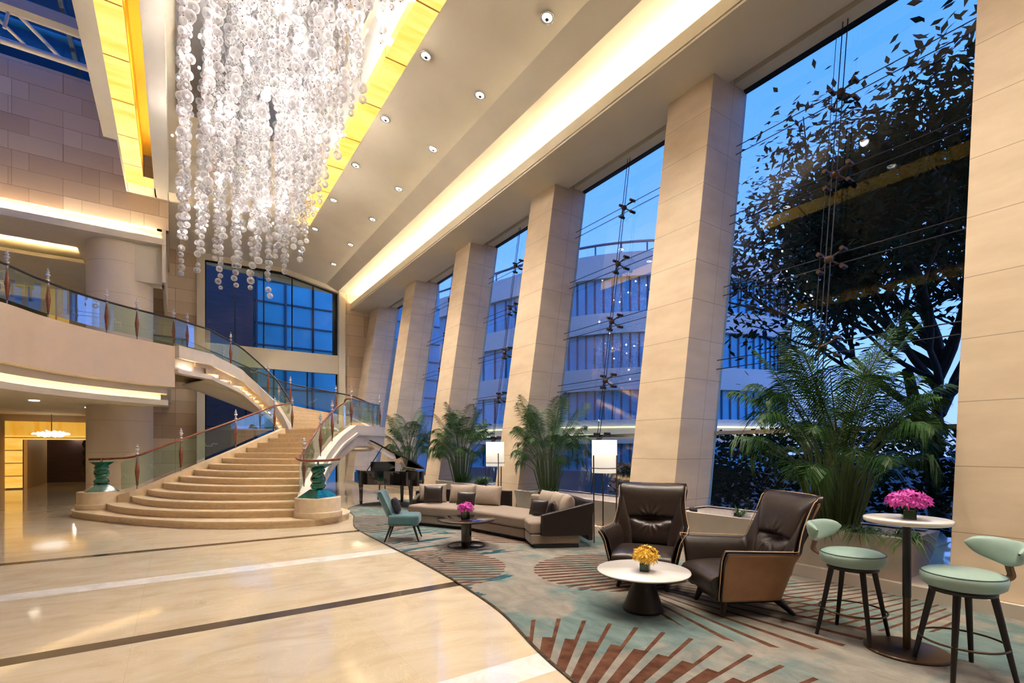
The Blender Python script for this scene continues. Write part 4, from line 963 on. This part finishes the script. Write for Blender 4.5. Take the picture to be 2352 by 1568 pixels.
# rocks & low plants
for x,y,r,lb in((6.78,3.3,.06,'dark rock lying in the planter right of the small succulent, the biggest'),(6.74,3.72,.04,'small dark rock in the planter beside the succulent'),(6.8,3.0,.04,'small dark rock in the planter next to the armchair wing'),(6.75,4.85,.05,'flat dark rock in the planter at the foot of the pier')):
    v,f_=spheres([(0,0,0)],[1.0],TV,TF); v=v*np.array([r*1.3,r*1.6,r]); me=npmesh('rock',[(v,f_)],['rock']); o=bpy.data.objects.new('rock',me); COL.objects.link(o); o.location=(x,y,.62+r*.6); o.rotation_euler=(random.random(),0,random.random()*6); tag(o,lb,'rock')
def frond_mesh(L=1.6,arch=.5,nl=34,ll=.30,w_=.016,droop=.5,seedv=0):
    rnd=random.Random(seedv); m=MB(); P=[]
    for i in range(15):
        t=i/14; P.append(Vector((L*(t-.18*t*t*arch*2)*.62,0,L*(t*.95-arch*t*t*.85))))
    m.tube(P,.008,5,1,rr=[.011*(1-.8*i/14) for i in range(15)])
    for i in range(nl):
        t=.22+.78*i/(nl-1); k=t*14; a=int(min(k,13)); fr_=k-a; p=P[a].lerp(P[a+1],fr_); tg=(P[a+1]-P[a]).normalized()
        l=ll*(math.sin(PI*min(1,.12+t*.86))**.6)*(1.0 if t<.9 else .8)
        for sd in(-1,1):
            side=Vector((0,sd,0)); d=(tg*.65+side*.85+Vector((0,0,.15*rnd.uniform(0,1)))).normalized()
            q1=p+d*l*.5+Vector((0,0,-.02)); q2=p+d*l+Vector((0,0,-droop*l*rnd.uniform(.5,1.2)))
            wv=tg*w_
            m.add([p-wv*.4,p+wv*.4,q1+wv,q1-wv,q2],[(0,1,2,3),(3,2,4)])
    return m
FM=[]
for i,(L,ar,dr) in enumerate(((1.5,.35,.4),(1.5,.55,.6),(1.4,.75,.7),(1.2,.9,.8))):
    o=frond_mesh(L,ar,34,.40,.0075,dr,i).build('frond',['palm','palm_stem']); FM.append(o.data); bpy.data.objects.remove(o)
def palm(loc,s,n,label,maxt=1.0,seedv=0,ext=()):
    rnd=random.Random(seedv); t=thing('areca_palm',label,'palm plant',loc,0,'potted areca palms'); st_=MB()
    for i in range(n):
        q=i/n; a=i*2.399+rnd.uniform(-.3,.3); tilt=(.05+.85*q)*maxt
        k=min(3,int(q*3.2)+rnd.choice([0,0,1])); r0=.16*s*math.sqrt(q)
        hh=s*rnd.uniform(.55,.95)*(1-.45*q); bx,by=r0*cos(a),r0*sin(a); tx,ty=bx+hh*.35*tilt*cos(a),by+hh*.35*tilt*sin(a)
        st_.tube([(bx,by,0),(tx,ty,hh)],.011*s,5)
        f_=bpy.data.objects.new('frond',FM[k]); COL.objects.link(f_); f_.parent=t; f_.location=(tx,ty,hh); f_.rotation_euler=Euler((rnd.uniform(-.3,.3),tilt*.75-.35,a),'XYZ'); sc_=s*rnd.uniform(.62,.88)*(1-.15*q); f_.scale=(sc_,sc_,sc_)
    st_.build('stems','palm_stem',t); return t
palm((7.1,2.95,.62),1.5,62,'largest areca palm, in the planter behind the tall bar table',1.0,1)
palm((6.95,8.75,.62),1.25,44,'areca palm behind the right half of the sofa, left of the near floor lamp',.9,2)
palm((6.95,12.9,.62),1.35,44,'areca palm behind the left half of the sofa, between two piers',.8,3)
palm((6.95,16.8,.62),1.35,34,'areca palm beyond the piano, the farthest one',.7,4)
def lowplant(name,label,loc,n,L,wd,droop,seedv,group=None):
    rnd=random.Random(seedv); m=MB()
    for i in range(n):
        a=rnd.random()*2*PI; e=rnd.uniform(.3,1.2); l=L*rnd.uniform(.6,1.1); b0=Vector((rnd.uniform(-1,1)*L*.35,rnd.uniform(-1,1)*L*.35,0)); side=Vector((-sin(a),cos(a),0))*wd; pr=None
        for k in range(5):
            t=k/4; p=b0+Vector((cos(a)*l*t*cos(e*.8),sin(a)*l*t*cos(e*.8),l*(t*sin(e)-droop*t*t))); w2=side*(1-abs(2*t-.8)*.8)*.9
            if w2.dot(side)<0: w2=side*.02
            if pr: m.add([pr[0]-pr[1],pr[0]+pr[1],p+w2,p-w2],[(0,1,2,3)])
            pr=(p,w2)
    o=m.build(name,'fern'); o.location=loc; tag(o,label,'plant',group); return o
lowplant('succulent','small spiky green succulent in the planter between the two armchairs',(6.85,4.15,.62),44,.2,.012,.15,1)
fl_lab=['fern spilling over the planter edge behind the left mint stool','fern spilling over the planter edge just left of the bar table pole','fern hanging over the right end of the planter by the pilaster','fern low in the planter below the largest palm stems']
for i,(y,x) in enumerate(((2.95,6.68),(2.5,6.66),(2.08,6.72),(3.3,6.8))): lowplant('fern',fl_lab[i],(x,y,.64),110,.36,.010,1.0,10+i,'ferns along the planter')
lowplant('fern','fern drooping at the foot of the palm behind the sofa',(6.8,8.6,.64),110,.42,.010,.9,20)
lowplant('shrub','low green shrub at the foot of the palm behind the far floor lamp',(6.9,11.6,.64),150,.4,.016,.3,21)
lowplant('shrub','dark low shrub at the foot of the farthest visible palms',(6.9,12.6,.64),150,.45,.016,.3,22)
# ------------------------------------------------------------------ outside
g=MB(); g.quad((9.0,-30,-.15),(120,-30,-.15),(120,120,-.15),(9.0,120,-.15)); g.quad((-40,24.5,-.15),(9,24.5,-.15),(9,120,-.15),(-40,120,-.15)); struct(g.build('ground','ground'))
bd=thing('office_building','curved office building with ribbon windows and pale bands seen through the glass','building')
FB=[(17,60),(19.5,46),(22.3,34),(24,28),(27,23.8),(31,21.2),(36,19.5),(40,20),(43,22.5),(44,28)]
fb=[(p.x,p.y) for p in cat([(a,b,0) for a,b in FB],8)]
def offo(d): return offset(fb,d)
def band(z0,z1,o0,o1,name,mt,par):
    m=MB(); ribbon(fb,lambda i:z0,lambda i:z1,o0,o1,0,m); return m.build(name,mt,par)
band(-.1,15.3,.25,.35,'curtain_wall','facade_glass',bd)
for z0,z1 in((13.7,15.4),(9.75,11.2),(5.7,7.26),(1.9,3.6)): band(z0,z1,-.15,.3,'wall_band','facade_panel',bd)
m=MB()
ff=offset(fb,.2)
for i in range(0,len(ff),1):
    for j in (0,):
        if i+1<len(ff):
            x=ff[i][0]*(1-j)+ff[i+1][0]*j; y=ff[i][1]*(1-j)+ff[i+1][1]*j; m.b2(x-.05,x+.05,y-.05,y+.05,0,15)
m.build('mullions','facade_frame',bd)
m=MB(); rl=[(x,y,16.3) for x,y in offset(fb,.4)]; m.tube(rl,.09,6)
for i in range(0,len(rl),3): m.tube([(rl[i][0],rl[i][1],15.3),rl[i]],.06,5)
m.build('roof_rail','facade_frame',bd)
m=MB(); ribbon(fb,lambda i:3.0,lambda i:3.12,-.4,-.3,0,m); ribbon(fb,lambda i:2.5,lambda i:2.56,-.4,-.3,0,m); m.build('lit_soffit','warm_strip',bd)
# building beyond the end wall
b2=thing('tower_block','blue glazed tower with a dark clad wing seen through the end window','building')
m=MB(); m.b2(3.9,16,33,34,-.1,26); m.build('curtain_wall','facade_glass',b2)
m=MB()
for z in range(1,26,1): m.b2(3.9,16,32.9,33.0,z*1.3-.04,z*1.3+.04)
for x in (4.0,5.6,7.2,8.8,10.4): m.b2(x-.05,x+.05,32.85,33,0,26)
m.build('mullions','facade_frame',b2)
m=MB(); m.b2(-14,3.6,31,34,-.1,26); m.build('clad_wing','brick_dark',b2)
# tree
tr=thing('tree','big leafy tree standing outside the nearest window','tree',(14.6,3.9,-.15))
m=MB()
def limb(p,d,L,r,dep,tips):
    P=[p]; 
    for i in range(5): d=(d+Vector((random.uniform(-.18,.18),random.uniform(-.18,.18),random.uniform(-.05,.12)))).normalized(); P.append(P[-1]+d*L/5)
    m.tube(P,r,6,rr=[r*(1-.1*i) for i in range(6)])
    if dep==0: tips.append(P[-1]); tips.append(P[3]); return
    for k in range(3 if dep<3 else 4):
        a=random.uniform(0,2*PI); nd=(d*.75+Vector((cos(a)*.75,sin(a)*.75,random.uniform(-.05,.5)))).normalized(); limb(P[-1 if k<2 else 3],nd,L*random.uniform(.62,.8),r*.55,dep-1,tips)
tips=[]; random.seed(5)
limb(Vector((0,0,0)),Vector((0,.05,1)),3.0,.17,0,[])
for i,(a,zz) in enumerate(((2.0,1.6),(3.2,1.7),(0,2.0),(1.3,2.8),(2.6,2.4),(3.9,2.9),(5.2,2.2),(.6,3.0))): limb(Vector((0,0,zz)),Vector((cos(a)*.75,sin(a)*.75,.75)).normalized(),2.1,.09,3,tips)
limb(Vector((0,0,2.9)),Vector((0,.0,1)),2.6,.12,3,tips)
m.build('trunk','bark',tr)
LV=[];LF=[]; 
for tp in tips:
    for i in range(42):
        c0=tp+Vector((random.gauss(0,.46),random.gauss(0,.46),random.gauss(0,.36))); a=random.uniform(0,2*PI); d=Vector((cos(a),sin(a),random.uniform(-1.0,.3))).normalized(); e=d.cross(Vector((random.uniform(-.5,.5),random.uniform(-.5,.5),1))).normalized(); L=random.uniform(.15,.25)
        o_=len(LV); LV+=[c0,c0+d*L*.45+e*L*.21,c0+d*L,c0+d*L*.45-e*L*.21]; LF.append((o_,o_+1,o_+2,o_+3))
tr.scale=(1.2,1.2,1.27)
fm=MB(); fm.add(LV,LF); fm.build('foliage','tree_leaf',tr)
# hedges outside
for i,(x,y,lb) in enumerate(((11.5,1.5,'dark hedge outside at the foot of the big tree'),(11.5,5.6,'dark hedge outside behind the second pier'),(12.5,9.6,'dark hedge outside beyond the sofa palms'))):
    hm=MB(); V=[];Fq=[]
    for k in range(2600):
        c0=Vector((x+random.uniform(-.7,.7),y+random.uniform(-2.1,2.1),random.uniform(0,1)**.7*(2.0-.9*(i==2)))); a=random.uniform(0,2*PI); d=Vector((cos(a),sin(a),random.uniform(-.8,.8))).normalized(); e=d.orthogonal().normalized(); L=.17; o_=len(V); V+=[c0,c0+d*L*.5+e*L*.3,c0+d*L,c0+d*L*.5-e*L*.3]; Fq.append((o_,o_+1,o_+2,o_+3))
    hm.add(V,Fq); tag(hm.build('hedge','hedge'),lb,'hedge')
# enclosing walls behind the camera
m=MB(); m.b2(-13,9.2,-9.2,-9,0,13.4); struct(m.build('wall_front','plaster'))
